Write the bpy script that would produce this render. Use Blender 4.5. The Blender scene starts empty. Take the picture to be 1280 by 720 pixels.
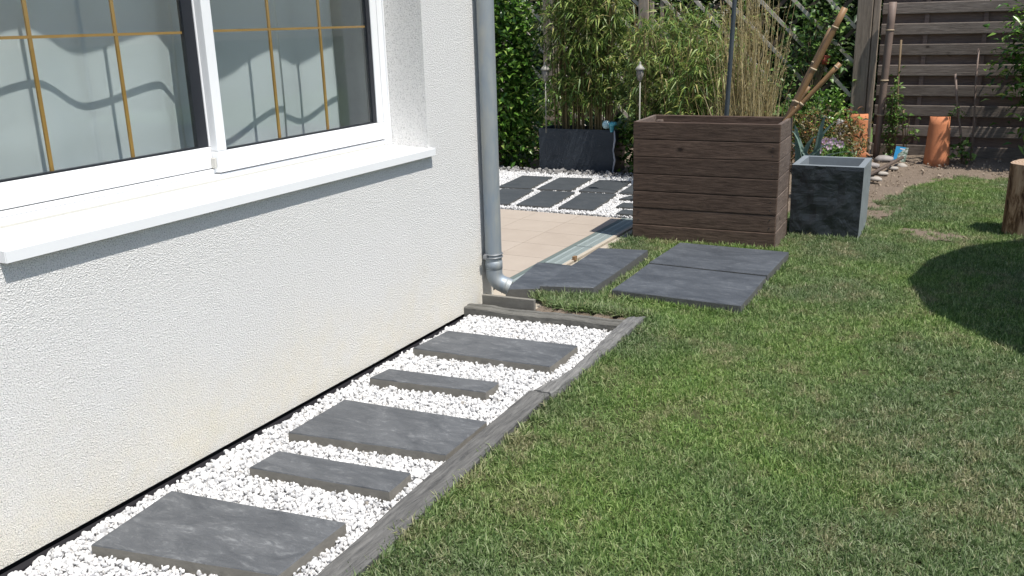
import bpy, bmesh, math, random
import numpy as np
from mathutils import Vector, Matrix, Euler
R = random.Random(7)
N = np.random.RandomState(11)
sc = bpy.context.scene
C = sc.collection

# ------------------------------------------------------------------ camera, world, sun, exposure
cam = bpy.data.cameras.new('camera')
cam.sensor_width = 36.0
cam.lens = 36.0 * 1140 / 1280
cam.clip_start = 0.05
cam.clip_end = 500
camo = bpy.data.objects.new('camera', cam)
C.objects.link(camo)
rx, ry, rz = (Vector((0.88316006, 0.46827355, -0.02735306)), Vector((0.10777717, -0.25932871, -0.95975659)), Vector((-0.45652206, 0.84467065, -0.27949796)))
m = Matrix((rx, -ry, -rz)).transposed().to_4x4()
m.translation = Vector((2.61497684, 0, 1.6))
camo.matrix_world = m
sc.camera = camo

LIGHT = Vector((-1.0, 0.30, -2.15)).normalized()      # the way the sunlight travels
world = bpy.data.worlds.new('World')
sc.world = world
world.use_nodes = True
wn = world.node_tree
wn.nodes.clear()
sky = wn.nodes.new('ShaderNodeTexSky')
sky.sky_type = 'NISHITA'
sky.sun_disc = False
sky.sun_elevation = math.asin(-LIGHT.z)
sky.sun_rotation = math.atan2(-LIGHT.x, -LIGHT.y)
sky.air_density = 1.0
sky.dust_density = 1.0
bg = wn.nodes.new('ShaderNodeBackground')
bg.inputs['Strength'].default_value = 0.10
wo = wn.nodes.new('ShaderNodeOutputWorld')
wn.links.new(sky.outputs[0], bg.inputs[0])
wn.links.new(bg.outputs[0], wo.inputs[0])
sun = bpy.data.lights.new('sun', 'SUN')
sun.energy = 4.4
sun.angle = math.radians(0.53)
sun.color = (1.0, 0.96, 0.9)
suno = bpy.data.objects.new('sun', sun)
suno.rotation_euler = LIGHT.to_track_quat('-Z', 'Y').to_euler()
C.objects.link(suno)
sc.view_settings.view_transform = 'Standard'
sc.view_settings.look = 'None'
sc.view_settings.exposure = 0.40
sc.view_settings.gamma = 1.0
sc.cycles.max_bounces = 6
sc.cycles.transparent_max_bounces = 8

# ------------------------------------------------------------------ material helpers
class Mat:
    def __init__(s, name, rough=0.8, spec=0.3, metallic=0.0):
        s.m = bpy.data.materials.new(name)
        s.m.use_nodes = True
        s.t = s.m.node_tree
        s.p = s.t.nodes['Principled BSDF']
        s.p.inputs['Roughness'].default_value = rough
        s.p.inputs['Specular IOR Level'].default_value = spec
        s.p.inputs['Metallic'].default_value = metallic
        s._c = None
    def node(s, typ, **kw):
        n = s.t.nodes.new(typ)
        for k, v in kw.items():
            if hasattr(n, k): setattr(n, k, v)
        return n
    def link(s, a, b): s.t.links.new(a, b)
    def coord(s, kind='Object', scale=(1, 1, 1), rot=(0, 0, 0)):
        if kind == 'World':
            src = s.node('ShaderNodeNewGeometry').outputs['Position']
        else:
            src = s.node('ShaderNodeTexCoord').outputs[kind]
        mp = s.node('ShaderNodeMapping')
        mp.inputs['Scale'].default_value = scale
        mp.inputs['Rotation'].default_value = rot
        s.link(src, mp.inputs[0])
        return mp.outputs[0]
    def noise(s, vec, scale, detail=4, rough=0.6, dist=0.0):
        n = s.node('ShaderNodeTexNoise')
        n.inputs['Scale'].default_value = scale
        n.inputs['Detail'].default_value = detail
        n.inputs['Roughness'].default_value = rough
        n.inputs['Distortion'].default_value = dist
        s.link(vec, n.inputs['Vector'])
        return n.outputs[0]
    def voronoi(s, vec, scale, feature='F1', out=0):
        n = s.node('ShaderNodeTexVoronoi', feature=feature)
        n.inputs['Scale'].default_value = scale
        s.link(vec, n.inputs['Vector'])
        return n.outputs[out]
    def ramp(s, fac, stops):
        r = s.node('ShaderNodeValToRGB')
        e = r.color_ramp.elements
        while len(e) > 1: e.remove(e[0])
        e[0].position = stops[0][0]; e[0].color = col4(stops[0][1])
        for p, c in stops[1:]:
            x = e.new(p); x.color = col4(c)
        s.link(fac, r.inputs[0])
        return r.outputs[0]
    def mix(s, fac, a, b, mode='MIX'):
        n = s.node('ShaderNodeMix', data_type='RGBA', blend_type=mode)
        for v, i in ((fac, 0), (a, 6), (b, 7)):
            if isinstance(v, (int, float)): n.inputs[i].default_value = v
            elif isinstance(v, tuple): n.inputs[i].default_value = col4(v)
            else: s.link(v, n.inputs[i])
        return n.outputs[2]
    def math(s, op, a, b=0.0, clamp=False):
        n = s.node('ShaderNodeMath', operation=op)
        n.use_clamp = clamp
        for v, i in ((a, 0), (b, 1)):
            if isinstance(v, (int, float)): n.inputs[i].default_value = v
            else: s.link(v, n.inputs[i])
        return n.outputs[0]
    def base(s, c):
        if isinstance(c, tuple): s.p.inputs['Base Color'].default_value = col4(c)
        else: s.link(c, s.p.inputs['Base Color'])
        return s
    def bump(s, h, strength=0.3, dist=0.01):
        b = s.node('ShaderNodeBump')
        b.inputs['Strength'].default_value = strength
        b.inputs['Distance'].default_value = dist
        s.link(h, b.inputs['Height'])
        s.link(b.outputs[0], s.p.inputs['Normal'])
        return s
    def rough(s, v): s.link(v, s.p.inputs['Roughness']); return s
def col4(c): return (c[0], c[1], c[2], 1.0) if len(c) == 3 else c
def g(v): return (v, v, v)

# ---- stucco
def mat_stucco():
    k = Mat('stucco', 0.92, 0.15)
    w = k.coord('World')
    sep = k.node('ShaderNodeSeparateXYZ'); k.link(w, sep.inputs[0])
    # yellowish algae / splash stain towards the foot of the wall, uneven outline
    big = k.noise(w, 2.2, 4, 0.6)
    hz = k.math('ADD', sep.outputs[2], k.math('MULTIPLY', k.math('SUBTRACT', big, 0.5), -0.55))
    st = k.ramp(hz, [(0.0, g(1.0)), (0.16, g(0.75)), (0.42, g(0.12)), (0.6, g(0.0))])
    stc = k.math('MULTIPLY', st, k.ramp(k.noise(w, 7, 5, 0.7), [(0.3, g(0.35)), (0.7, g(1.0))]))
    c = k.mix(k.math('MULTIPLY', stc, 0.75), (0.83, 0.82, 0.80), (0.86, 0.79, 0.63))
    green = k.math('MULTIPLY', k.ramp(k.noise(w, 5.0, 4, 0.7), [(0.55, g(0.0)), (0.8, g(0.25))]), st)
    c = k.mix(green, c, (0.66, 0.62, 0.42))
    pit = k.noise(w, 210, 3, 0.7)
    c = k.mix(1.0, c, k.ramp(pit, [(0.32, g(0.38)), (0.42, g(0.80)), (0.50, g(1.0))]), 'MULTIPLY')
    k.base(c)
    h = k.math('ADD', k.noise(w, 180, 3, 0.68), k.math('MULTIPLY', k.voronoi(w, 240), 0.8))
    k.bump(h, 1.0, 0.0050)
    return k.m
M = {}
M['stucco'] = mat_stucco()
def simple(name, c, rough=0.5, spec=0.4, var=0.1, scale=20, bump=0.0, metallic=0.0):
    k = Mat(name, rough, spec, metallic)
    w = k.coord('Object')
    n = k.noise(w, scale, 4, 0.6)
    k.base(k.mix(n, tuple(x * (1 - var) for x in c), tuple(min(1, x * (1 + var)) for x in c)))
    if bump: k.bump(k.noise(w, scale * 4, 3, 0.6), bump, 0.004)
    return k.m
M['white'] = simple('white_pvc', (0.80, 0.81, 0.82), 0.28, 0.5, 0.02, 3)
M['sillw'] = simple('white_lacquer', (0.80, 0.81, 0.82), 0.35, 0.5, 0.03, 6, 0.05)
M['gasket_and_reflection'] = simple('black_rubber', (0.012, 0.014, 0.02), 0.4, 0.5)  # seals and screw heads; also the painted reflection at the pane edge
M['gold'] = simple('gold_bar', (0.40, 0.215, 0.05), 0.4, 0.5, 0.2, 8, metallic=0.1)
M['silicone'] = simple('grey_bead', (0.5, 0.49, 0.45), 0.6)
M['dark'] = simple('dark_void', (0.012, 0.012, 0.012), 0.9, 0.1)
M['roomwall'] = simple('room_wall', (0.62, 0.61, 0.58), 0.9, 0.1)
def mat_glass():
    m = bpy.data.materials.new('window_glass'); m.use_nodes = True
    t = m.node_tree; t.nodes.clear()
    o = t.nodes.new('ShaderNodeOutputMaterial'); tr = t.nodes.new('ShaderNodeBsdfTransparent')
    tr.inputs[0].default_value = (0.955, 0.98, 0.98, 1)
    gl = t.nodes.new('ShaderNodeBsdfGlossy'); gl.inputs['Roughness'].default_value = 0.015
    lw = t.nodes.new('ShaderNodeLayerWeight'); lw.inputs[0].default_value = 0.5
    pw = t.nodes.new('ShaderNodeMath'); pw.operation = 'POWER'; pw.inputs[1].default_value = 4.0
    t.links.new(lw.outputs['Facing'], pw.inputs[0])
    fr = t.nodes.new('ShaderNodeMath'); fr.operation = 'MULTIPLY_ADD'; fr.inputs[1].default_value = 0.6; fr.inputs[2].default_value = 0.05
    t.links.new(pw.outputs[0], fr.inputs[0])
    mx = t.nodes.new('ShaderNodeMixShader')
    t.links.new(fr.outputs[0], mx.inputs[0]); t.links.new(tr.outputs[0], mx.inputs[1]); t.links.new(gl.outputs[0], mx.inputs[2])
    t.links.new(mx.outputs[0], o.inputs[0])
    return m
M['glass'] = mat_glass()
def mat_curtain():
    k = Mat('sheer_cloth', 0.9, 0.1)
    w = k.coord('Object')
    n = k.noise(k.coord('Object', (1, 1, 9)), 60, 3, 0.6)
    k.base(k.mix(n, (0.82, 0.85, 0.85), (0.88, 0.90, 0.90)))
    return k.m
M['curtain'] = mat_curtain()

# ---- slate
def mat_slate(name, a, b, hl, scale=6.0, hlamt=0.5, rough=0.6):
    k = Mat(name, rough, 0.35)
    oi = k.node('ShaderNodeObjectInfo')
    w0 = k.coord('Object')
    ad = k.node('ShaderNodeVectorMath', operation='ADD'); k.link(w0, ad.inputs[0])
    sc_ = k.node('ShaderNodeVectorMath', operation='SCALE'); k.link(oi.outputs['Location'], sc_.inputs[0]); sc_.inputs[3].default_value = 3.7
    k.link(sc_.outputs[0], ad.inputs[1])
    mp = k.node('ShaderNodeMapping'); mp.inputs['Scale'].default_value = (0.7, 1.6, 1.0); mp.inputs['Rotation'].default_value = (0, 0, 0.5); k.link(ad.outputs[0], mp.inputs[0])
    w = mp.outputs[0]
    n1 = k.noise(w, scale, 6, 0.68, 0.8)
    n2 = k.noise(w, scale * 3.5, 5, 0.7, 1.5)
    c = k.mix(k.ramp(n1, [(0.3, g(0.0)), (0.7, g(1.0))]), a, b)
    dust = k.math('MULTIPLY', k.ramp(n2, [(0.52, g(0.0)), (0.68, g(1.0))]), k.ramp(n1, [(0.42, g(0.0)), (0.62, g(1.0))]))
    c = k.mix(k.math('MULTIPLY', dust, hlamt), c, hl)
    # thin pale scratches
    ms = k.noise(k.coord('Object', (1, 7, 1), (0, 0, 0.6)), 7, 6, 0.75, 2.0)
    scr = k.ramp(ms, [(0.655, g(0.0)), (0.665, g(1.0)), (0.672, g(0.0))])
    c = k.mix(k.math('MULTIPLY', scr, 0.7), c, (0.45, 0.45, 0.45))
    k.base(c)
    h = k.math('ADD', n2, k.math('MULTIPLY', k.noise(w, scale * 9, 5, 0.7), 0.5))
    k.bump(h, 0.6, 0.010)
    return k.m
M['slate_path'] = mat_slate('slate_path', (0.060, 0.065, 0.072), (0.125, 0.131, 0.138), (0.28, 0.29, 0.295), hlamt=0.55)
M['slate_lawn'] = mat_slate('slate_lawn', (0.045, 0.051, 0.060), (0.092, 0.102, 0.115), (0.20, 0.21, 0.22), 5.0, 0.5)
M['slate_far'] = mat_slate('slate_far', (0.045, 0.052, 0.058), (0.065, 0.072, 0.078), (0.12, 0.125, 0.13), 5.0, 0.4)
M['slate_side'] = simple('slate_side', (0.19, 0.18, 0.158), 0.85, 0.2, 0.25, 18, 0.4)
M['slate_side_dark'] = simple('slate_side_dark', (0.105, 0.105, 0.10), 0.85, 0.2, 0.25, 18, 0.4)
def mat_weathered(name, a, b, grain, axis_scale, rough=0.8, bump=0.5, knots=True):
    k = Mat(name, rough, 0.25)
    oi = k.node('ShaderNodeObjectInfo')
    w0 = k.coord('Object')
    ad = k.node('ShaderNodeVectorMath', operation='ADD'); k.link(w0, ad.inputs[0])
    cb = k.node('ShaderNodeCombineXYZ')
    for i in range(3): k.link(k.math('MULTIPLY', oi.outputs['Random'], 13.0 + 7 * i), cb.inputs[i])
    k.link(cb.outputs[0], ad.inputs[1])
    mp = k.node('ShaderNodeMapping'); mp.inputs['Scale'].default_value = axis_scale; k.link(ad.outputs[0], mp.inputs[0])
    n1 = k.noise(mp.outputs[0], grain, 6, 0.7, 0.6)
    n2 = k.noise(ad.outputs[0], 3.0, 4, 0.6)
    c = k.mix(k.ramp(n1, [(0.3, g(0.0)), (0.72, g(1.0))]), a, b)
    c = k.mix(k.math('MULTIPLY', n2, 0.55), c, tuple(x * 0.55 for x in a))
    br = k.math('ADD', k.math('MULTIPLY', oi.outputs['Random'], 0.35), 0.82)
    cc = k.node('ShaderNodeCombineXYZ')
    for i in range(3): k.link(br, cc.inputs[i])
    c = k.mix(1.0, c, cc.outputs[0], 'MULTIPLY')
    if knots:
        v = k.node('ShaderNodeTexVoronoi'); v.inputs['Scale'].default_value = 3.1
        m2 = k.node('ShaderNodeMapping'); m2.inputs['Scale'].default_value = (1, 0.0, 1.5) if axis_scale[0] < 2 else (0.0, 1, 1.5); k.link(ad.outputs[0], m2.inputs[0])
        k.link(m2.outputs[0], v.inputs['Vector'])
        kn = k.ramp(v.outputs[0], [(0.045, g(1.0)), (0.075, g(0.4)), (0.12, g(0.0))])
        c = k.mix(k.math('MULTIPLY', kn, 0.8), c, tuple(x * 0.22 for x in a))
    k.base(c)
    k.bump(n1, bump, 0.006)
    return k.m
M['edging'] = mat_weathered('edging_stone', (0.080, 0.080, 0.080), (0.29, 0.285, 0.27), 9, (9, 0.9, 3), 0.8, 1.0, False)
M['edgingx'] = mat_weathered('edging_stone_cross', (0.10, 0.098, 0.09), (0.28, 0.27, 0.24), 9, (0.8, 7, 3), 0.8, 0.8, False)
M['planter'] = mat_weathered('planter_wood', (0.048, 0.030, 0.022), (0.19, 0.130, 0.098), 9, (0.8, 6, 8), 0.7, 0.5)
M['planter_y'] = mat_weathered('planter_wood_side', (0.085, 0.064, 0.052), (0.25, 0.195, 0.165), 11, (6, 0.9, 7), 0.7, 0.5)
M['fence'] = mat_weathered('fence_wood', (0.14, 0.112, 0.092), (0.36, 0.305, 0.262), 9, (0.7, 6, 8), 0.85, 0.5)
M['fenceback'] = mat_weathered('fence_wood_back', (0.17, 0.118, 0.10), (0.34, 0.25, 0.215), 9, (0.7, 6, 8), 0.85, 0.4)
M['post'] = mat_weathered('post_wood', (0.22, 0.175, 0.135), (0.48, 0.40, 0.32), 9, (8, 8, 0.6), 0.85, 0.5, False)
M['lattice_lit'] = simple('lattice_wood_lit', (0.50, 0.45, 0.38), 0.85, 0.2, 0.25, 9, 0.3)  # laths on one diagonal, sunlight put into the wood colour
M['lattice_shaded'] = simple('lattice_wood_shaded', (0.09, 0.07, 0.055), 0.85, 0.2, 0.25, 9, 0.3)  # same wood for the crossing laths, darkened as painted shade
def mat_zinc():
    k = Mat('zinc', 0.5, 0.5, 0.5)
    w = k.coord('Object', (1, 1, 0.25))
    n = k.noise(w, 9, 5, 0.65, 0.4)
    v = k.voronoi(k.coord('Object', (1, 1, 0.6)), 22)
    c = k.mix(k.ramp(n, [(0.35, g(0.0)), (0.65, g(1.0))]), (0.27, 0.325, 0.38), (0.42, 0.42, 0.385))
    c = k.mix(k.math('MULTIPLY', v, 0.35), c, (0.24, 0.28, 0.33))
    k.base(c); k.bump(n, 0.15, 0.004)
    k.rough(k.ramp(n, [(0.3, g(0.5)), (0.7, g(0.68))]))
    return k.m
M['zinc'] = mat_zinc()
M['zincdark'] = simple('zinc_dark', (0.30, 0.31, 0.32), 0.5, 0.5, 0.2, 20, metallic=0.6)
M['pebble'] = None
def mat_pebble():
    k = Mat('white_pebble', 0.75, 0.3)
    oi = k.node('ShaderNodeObjectInfo')
    w = k.coord('Object')
    c = k.ramp(oi.outputs['Random'], [(0.0, g(0.36)), (0.05, (0.45, 0.45, 0.45)), (0.15, g(0.55)), (0.4, (0.66, 0.655, 0.645)), (0.8, g(0.76)), (0.985, (0.74, 0.72, 0.69)), (1.0, (0.24, 0.22, 0.19))])
    c = k.mix(0.5, c, k.mix(1.0, c, k.ramp(k.noise(w, 90, 3), [(0.35, g(0.72)), (0.6, g(1.0))]), 'MULTIPLY'))
    k.base(c)
    return k.m
M['pebble'] = mat_pebble()
M['membrane'] = simple('black_membrane', (0.012, 0.011, 0.014), 0.7, 0.3)
M['grit'] = simple('grit_bed', (0.55, 0.55, 0.54), 0.9, 0.1, 0.2, 60, 0.6)
def mat_tile():
    k = Mat('terrace_tile', 0.55, 0.35)
    oi = k.node('ShaderNodeObjectInfo')
    w = k.coord('World')
    c = k.mix(k.noise(w, 5, 5, 0.65), (0.36, 0.30, 0.245), (0.47, 0.405, 0.335))
    c = k.mix(k.math('MULTIPLY', k.noise(w, 60, 4, 0.7), 0.35), c, (0.27, 0.22, 0.18))
    c = k.mix(k.math('MULTIPLY', oi.outputs['Random'], 0.25), c, (0.52, 0.46, 0.39))
    k.base(c)
    return k.m
M['tile'] = mat_tile()
M['grout'] = simple('tile_joint', (0.20, 0.17, 0.14), 0.9, 0.1, 0.2, 30)
M['grate'] = simple('grate_metal', (0.33, 0.38, 0.37), 0.5, 0.4, 0.12, 14, 0.2, 0.2)
M['gratedk'] = simple('grate_slot', (0.13, 0.16, 0.15), 0.6, 0.3, 0.1, 14)
M['concrete'] = simple('concrete', (0.42, 0.37, 0.30), 0.9, 0.2, 0.2, 18, 0.5)
def mat_soil():
    k = Mat('soil', 0.95, 0.1)
    w = k.coord('World')
    c = k.mix(k.noise(w, 6, 6, 0.7), (0.22, 0.17, 0.125), (0.38, 0.31, 0.245))
    c = k.mix(k.math('MULTIPLY', k.noise(w, 70, 4, 0.7), 0.4), c, (0.14, 0.105, 0.08))
    k.base(c)
    k.bump(k.math('ADD', k.noise(w, 25, 6, 0.75), k.noise(w, 90, 3, 0.7)), 0.9, 0.03)
    return k.m
M['soil'] = mat_soil()
def mat_lawnbase():
    k = Mat('lawn_soil', 0.95, 0.1)
    w = k.coord('World')
    c = k.mix(k.noise(w, 30, 5, 0.7), (0.05, 0.065, 0.025), (0.10, 0.10, 0.05))
    k.base(c); k.bump(k.noise(w, 60, 4, 0.7), 0.8, 0.02)
    return k.m
M['lawnbase'] = mat_lawnbase()
def mat_grass():
    k = Mat('grass_blade', 0.55, 0.35)
    oi = k.node('ShaderNodeObjectInfo')
    gi = k.node('ShaderNodeNewGeometry')
    w = k.coord('World')
    ri = gi.outputs['Random Per Island']
    big = k.noise(w, 1.3, 4, 0.6)
    mid = k.noise(w, 5.0, 4, 0.65)
    green = k.ramp(ri, [(0.0, (0.052, 0.104, 0.031)), (0.30, (0.102, 0.174, 0.052)), (0.6, (0.168, 0.250, 0.092)), (0.85, (0.252, 0.325, 0.162)), (1.0, (0.40, 0.43, 0.28))])
    dry = k.ramp(ri, [(0.0, (0.14, 0.15, 0.07)), (0.4, (0.28, 0.26, 0.14)), (0.8, (0.42, 0.36, 0.22)), (1.0, (0.52, 0.46, 0.32))])
    f = k.ramp(k.math('ADD', k.math('MULTIPLY', mid, 0.6), k.math('MULTIPLY', big, 0.4)), [(0.43, g(0.02)), (0.52, g(0.14)), (0.62, g(0.68))])
    pick = k.math('LESS_THAN', oi.outputs['Random'], f)
    pick = k.math('ADD', k.math('MULTIPLY', pick, 0.40), k.math('MULTIPLY', f, 0.5))
    lush = k.mix(k.ramp(k.noise(w, 0.9, 3, 0.5), [(0.42, g(0.0)), (0.6, g(1.0))]), g(0.90), (1.06, 1.16, 0.70))
    c = k.mix(pick, k.mix(1.0, green, lush, 'MULTIPLY'), dry)
    k.base(c)
    tl = k.node('ShaderNodeBsdfTranslucent'); k.link(c, tl.inputs[0])
    mx = k.node('ShaderNodeMixShader'); mx.inputs[0].default_value = 0.3
    out = k.t.nodes['Material Output']
    k.link(k.p.outputs[0], mx.inputs[1]); k.link(tl.outputs[0], mx.inputs[2]); k.link(mx.outputs[0], out.inputs[0])
    return k.m
M['grass'] = mat_grass()
def mat_leaf(name, stops, rough=0.4, transl=0.3, spec=0.5):
    k = Mat(name, rough, spec)
    gi = k.node('ShaderNodeNewGeometry')
    c = k.ramp(gi.outputs['Random Per Island'], stops)
    k.base(c)
    tl = k.node('ShaderNodeBsdfTranslucent'); k.link(c, tl.inputs[0])
    mx = k.node('ShaderNodeMixShader'); mx.inputs[0].default_value = transl
    out = k.t.nodes['Material Output']
    k.link(k.p.outputs[0], mx.inputs[1]); k.link(tl.outputs[0], mx.inputs[2]); k.link(mx.outputs[0], out.inputs[0])
    return k.m
M['bamboo'] = mat_leaf('bamboo_leaf', [(0.0, (0.06, 0.12, 0.025)), (0.4, (0.15, 0.24, 0.05)), (0.75, (0.30, 0.38, 0.09)), (0.93, (0.38, 0.38, 0.12)), (1.0, (0.45, 0.36, 0.17))], 0.42)
M['ivy'] = mat_leaf('ivy_leaf', [(0.0, (0.025, 0.07, 0.012)), (0.5, (0.08, 0.19, 0.026)), (0.85, (0.20, 0.34, 0.06)), (1.0, (0.36, 0.46, 0.12))], 0.3)
M['hedge'] = mat_leaf('hedge_leaf', [(0.0, (0.02, 0.035, 0.014)), (0.6, (0.05, 0.09, 0.03)), (1.0, (0.12, 0.16, 0.06))], 0.4)
M['vine'] = mat_leaf('vine_leaf', [(0.0, (0.05, 0.10, 0.02)), (0.6, (0.10, 0.20, 0.04)), (1.0, (0.20, 0.30, 0.07))], 0.4)
M['straw'] = mat_leaf('straw', [(0.0, (0.22, 0.17, 0.07)), (0.5, (0.46, 0.37, 0.18)), (1.0, (0.68, 0.58, 0.34))], 0.6, 0.2, 0.2)
M['redleaf'] = mat_leaf('red_leaf', [(0.0, (0.05, 0.06, 0.025)), (0.35, (0.12, 0.09, 0.035)), (0.6, (0.16, 0.17, 0.05)), (0.85, (0.24, 0.10, 0.05)), (0.96, (0.32, 0.28, 0.09)), (1.0, (0.5, 0.16, 0.06))], 0.5)
M['iris'] = mat_leaf('blue_green_leaf', [(0.0, (0.14, 0.22, 0.18)), (1.0, (0.28, 0.38, 0.32))], 0.5)
M['petal'] = mat_leaf('pink_petal', [(0.0, (0.75, 0.45, 0.66)), (1.0, (0.85, 0.7, 0.8))], 0.6, 0.3, 0.2)
M['petaly'] = simple('flower_eye', (0.45, 0.25, 0.05), 0.7)
M['cane'] = simple('bamboo_cane', (0.26, 0.150, 0.070), 0.5, 0.4, 0.3, 6, 0.15)
M['caned'] = simple('bamboo_cane_dark', (0.22, 0.135, 0.07), 0.5, 0.4, 0.3, 6, 0.15)
M['caneg'] = simple('grey_bamboo', (0.19, 0.14, 0.115), 0.6, 0.3, 0.3, 7, 0.2)
M['canenode'] = simple('cane_node', (0.42, 0.33, 0.22), 0.7)
M['stemb'] = simple('stem_brown', (0.17, 0.12, 0.07), 0.8)
M['culm'] = simple('bamboo_culm', (0.20, 0.15, 0.07), 0.6, 0.3, 0.3, 5)
def mat_terracotta():
    k = Mat('terracotta', 0.85, 0.2)
    w = k.coord('Object')
    c = k.mix(k.noise(w, 7, 5, 0.65), (0.47, 0.165, 0.075), (0.62, 0.26, 0.13))
    k.base(c); k.bump(k.noise(w, 40, 4), 0.3, 0.004)
    return k.m
M['terracotta'] = mat_terracotta()
M['pot_dark'] = mat_slate('anthracite_pot', (0.030, 0.038, 0.048), (0.045, 0.055, 0.068), (0.10, 0.11, 0.125), 4.0, 0.35, 0.42)
def mat_cube():
    k = Mat('slate_textured_pot', 0.38, 0.5)
    w = k.coord('Object', (1, 1, 1.3))
    n = k.noise(w, 5, 7, 0.62, 1.2)
    c = k.mix(n, (0.016, 0.020, 0.025), (0.030, 0.036, 0.042))
    scr = k.ramp(k.noise(w, 6.5, 5, 0.6, 3.0), [(0.60, g(0.0)), (0.63, g(1.0)), (0.66, g(0.0))])
    c = k.mix(k.math('MULTIPLY', scr, 0.25), c, (0.14, 0.15, 0.16))
    k.base(c); k.bump(n, 0.55, 0.022)
    return k.m
M['cube'] = mat_cube()
M['cube_rim_lit_side'] = simple('pot_rim', (0.21, 0.235, 0.25), 0.5, 0.4, 0.2, 12, 0.15)  # rim grey; on the shell's sides it paints in sunlight
def mat_bark():
    k = Mat('stump_bark', 0.9, 0.15)
    n = k.noise(k.coord('Object', (2.6, 2.6, 0.55)), 5, 6, 0.72, 0.9)
    c = k.ramp(n, [(0.36, (0.04, 0.02, 0.012)), (0.45, (0.20, 0.11, 0.06)), (0.54, (0.46, 0.29, 0.175)), (0.7, (0.58, 0.40, 0.26))])
    k.base(c); k.bump(n, 0.9, 0.02)
    return k.m
M['bark'] = mat_bark()
def mat_cut():
    k = Mat('stump_cut', 0.85, 0.2)
    wv = k.node('ShaderNodeTexWave', wave_type='RINGS', rings_direction='Z')
    wv.inputs['Scale'].default_value = 14; wv.inputs['Distortion'].default_value = 2.5; wv.inputs['Detail'].default_value = 3
    k.link(k.coord('Object'), wv.inputs[0])
    k.base(k.mix(wv.outputs[1], (0.30, 0.20, 0.13), (0.44, 0.33, 0.24)))
    return k.m
M['cut'] = mat_cut()
M['turq'] = simple('turquoise_glass', (0.10, 0.42, 0.50), 0.12, 0.6, 0.4, 25)
M['turqpale'] = simple('pale_turquoise', (0.50, 0.72, 0.75), 0.2, 0.6, 0.2, 25)
M['card'] = None
def mat_card():
    k = Mat('printed_card', 0.35, 0.4)
    w = k.coord('Object')
    sep = k.node('ShaderNodeSeparateXYZ'); k.link(w, sep.inputs[0])
    n = k.noise(w, 45, 4, 0.7)
    pic = k.ramp(n, [(0.35, (0.05, 0.10, 0.05)), (0.5, (0.25, 0.32, 0.25)), (0.62, (0.7, 0.7, 0.65))])
    band = k.math('GREATER_THAN', k.math('SUBTRACT', sep.outputs[2], k.math('MULTIPLY', sep.outputs[0], 1.2)), 0.045)
    k.base(k.mix(band, pic, (0.05, 0.33, 0.62)))
    return k.m
M['card'] = mat_card()
M['cardblue'] = simple('card_blue', (0.05, 0.33, 0.62), 0.4)
M['cardwhite'] = simple('card_white', (0.75, 0.78, 0.8), 0.5)
M['stonew'] = simple('pale_stone', (0.36, 0.33, 0.29), 0.8, 0.2, 0.3, 14, 0.3)
M['rock'] = simple('grey_rock', (0.28, 0.26, 0.25), 0.9, 0.2, 0.45, 18, 0.8)
M['redplastic'] = simple('red_clay_pot', (0.42, 0.09, 0.06), 0.6, 0.3, 0.2, 10)
M['polegrey'] = simple('grey_pole', (0.07, 0.085, 0.095), 0.5, 0.4, 0.3, 6, metallic=0.3)
M['lampwhite'] = simple('lantern_white', (0.30, 0.29, 0.25), 0.5, 0.4, 0.15, 12)
M['lampglass'] = simple('lantern_glass', (0.30, 0.27, 0.24), 0.15, 0.6, 0.5, 40)
M['tape'] = simple('pale_strap', (0.45, 0.45, 0.48), 0.6)
M['canvas'] = simple('parasol_canvas', (0.30, 0.29, 0.27), 0.9)
M['rooftile'] = simple('roof_tile', (0.30, 0.12, 0.07), 0.85)

# ------------------------------------------------------------------ object helpers
def tag(o, label=None, cat=None, group=None, kind=None):
    if label: o['label'] = label
    if cat: o['category'] = cat
    if group: o['group'] = group
    if kind: o['kind'] = kind
    return o
def empty(name, loc=(0, 0, 0), label=None, cat=None, group=None, rz=0.0):
    o = bpy.data.objects.new(name, None); C.objects.link(o)
    o.empty_display_size = 0.1
    o.location = loc; o.rotation_euler = (0, 0, rz)
    return tag(o, label, cat, group)
def link(name, me, mat, parent=None):
    o = bpy.data.objects.new(name, me)
    if mat is not None and not me.materials:
        for mm in (mat if isinstance(mat, (list, tuple)) else [mat]): me.materials.append(mm)
    C.objects.link(o)
    if parent is not None: o.parent = parent
    return o
def from_bm(name, bm, mat, parent=None, smooth=False, loc=None):
    me = bpy.data.meshes.new(name); bm.to_mesh(me); bm.free()
    if smooth:
        for p in me.polygons: p.use_smooth = True
    o = link(name, me, mat, parent)
    if loc is not None: o.location = loc
    return o
def box(bm, x0, x1, y0, y1, z0, z1, mi=0, bevel=0.0):
    vs = [bm.verts.new(p) for p in ((x0,y0,z0),(x1,y0,z0),(x1,y1,z0),(x0,y1,z0),(x0,y0,z1),(x1,y0,z1),(x1,y1,z1),(x0,y1,z1))]
    fs = []
    for q in ((3,2,1,0),(4,5,6,7),(0,1,5,4),(1,2,6,5),(2,3,7,6),(3,0,4,7)):
        f = bm.faces.new([vs[i] for i in q]); f.material_index = mi; fs.append(f)
    if bevel:
        es = list({e for f in fs for e in f.edges})
        bmesh.ops.bevel(bm, geom=es, offset=bevel, segments=2, affect='EDGES', profile=0.6)
    return fs
def boxo(name, x0, x1, y0, y1, z0, z1, mat, parent=None, bevel=0.0, center=True):
    bm = bmesh.new()
    if center:
        cx, cy, cz = (x0+x1)/2, (y0+y1)/2, (z0+z1)/2
        box(bm, x0-cx, x1-cx, y0-cy, y1-cy, z0-cz, z1-cz, 0, bevel)
        return from_bm(name, bm, mat, parent, loc=(cx, cy, cz))
    box(bm, x0, x1, y0, y1, z0, z1, 0, bevel)
    return from_bm(name, bm, mat, parent)
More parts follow.
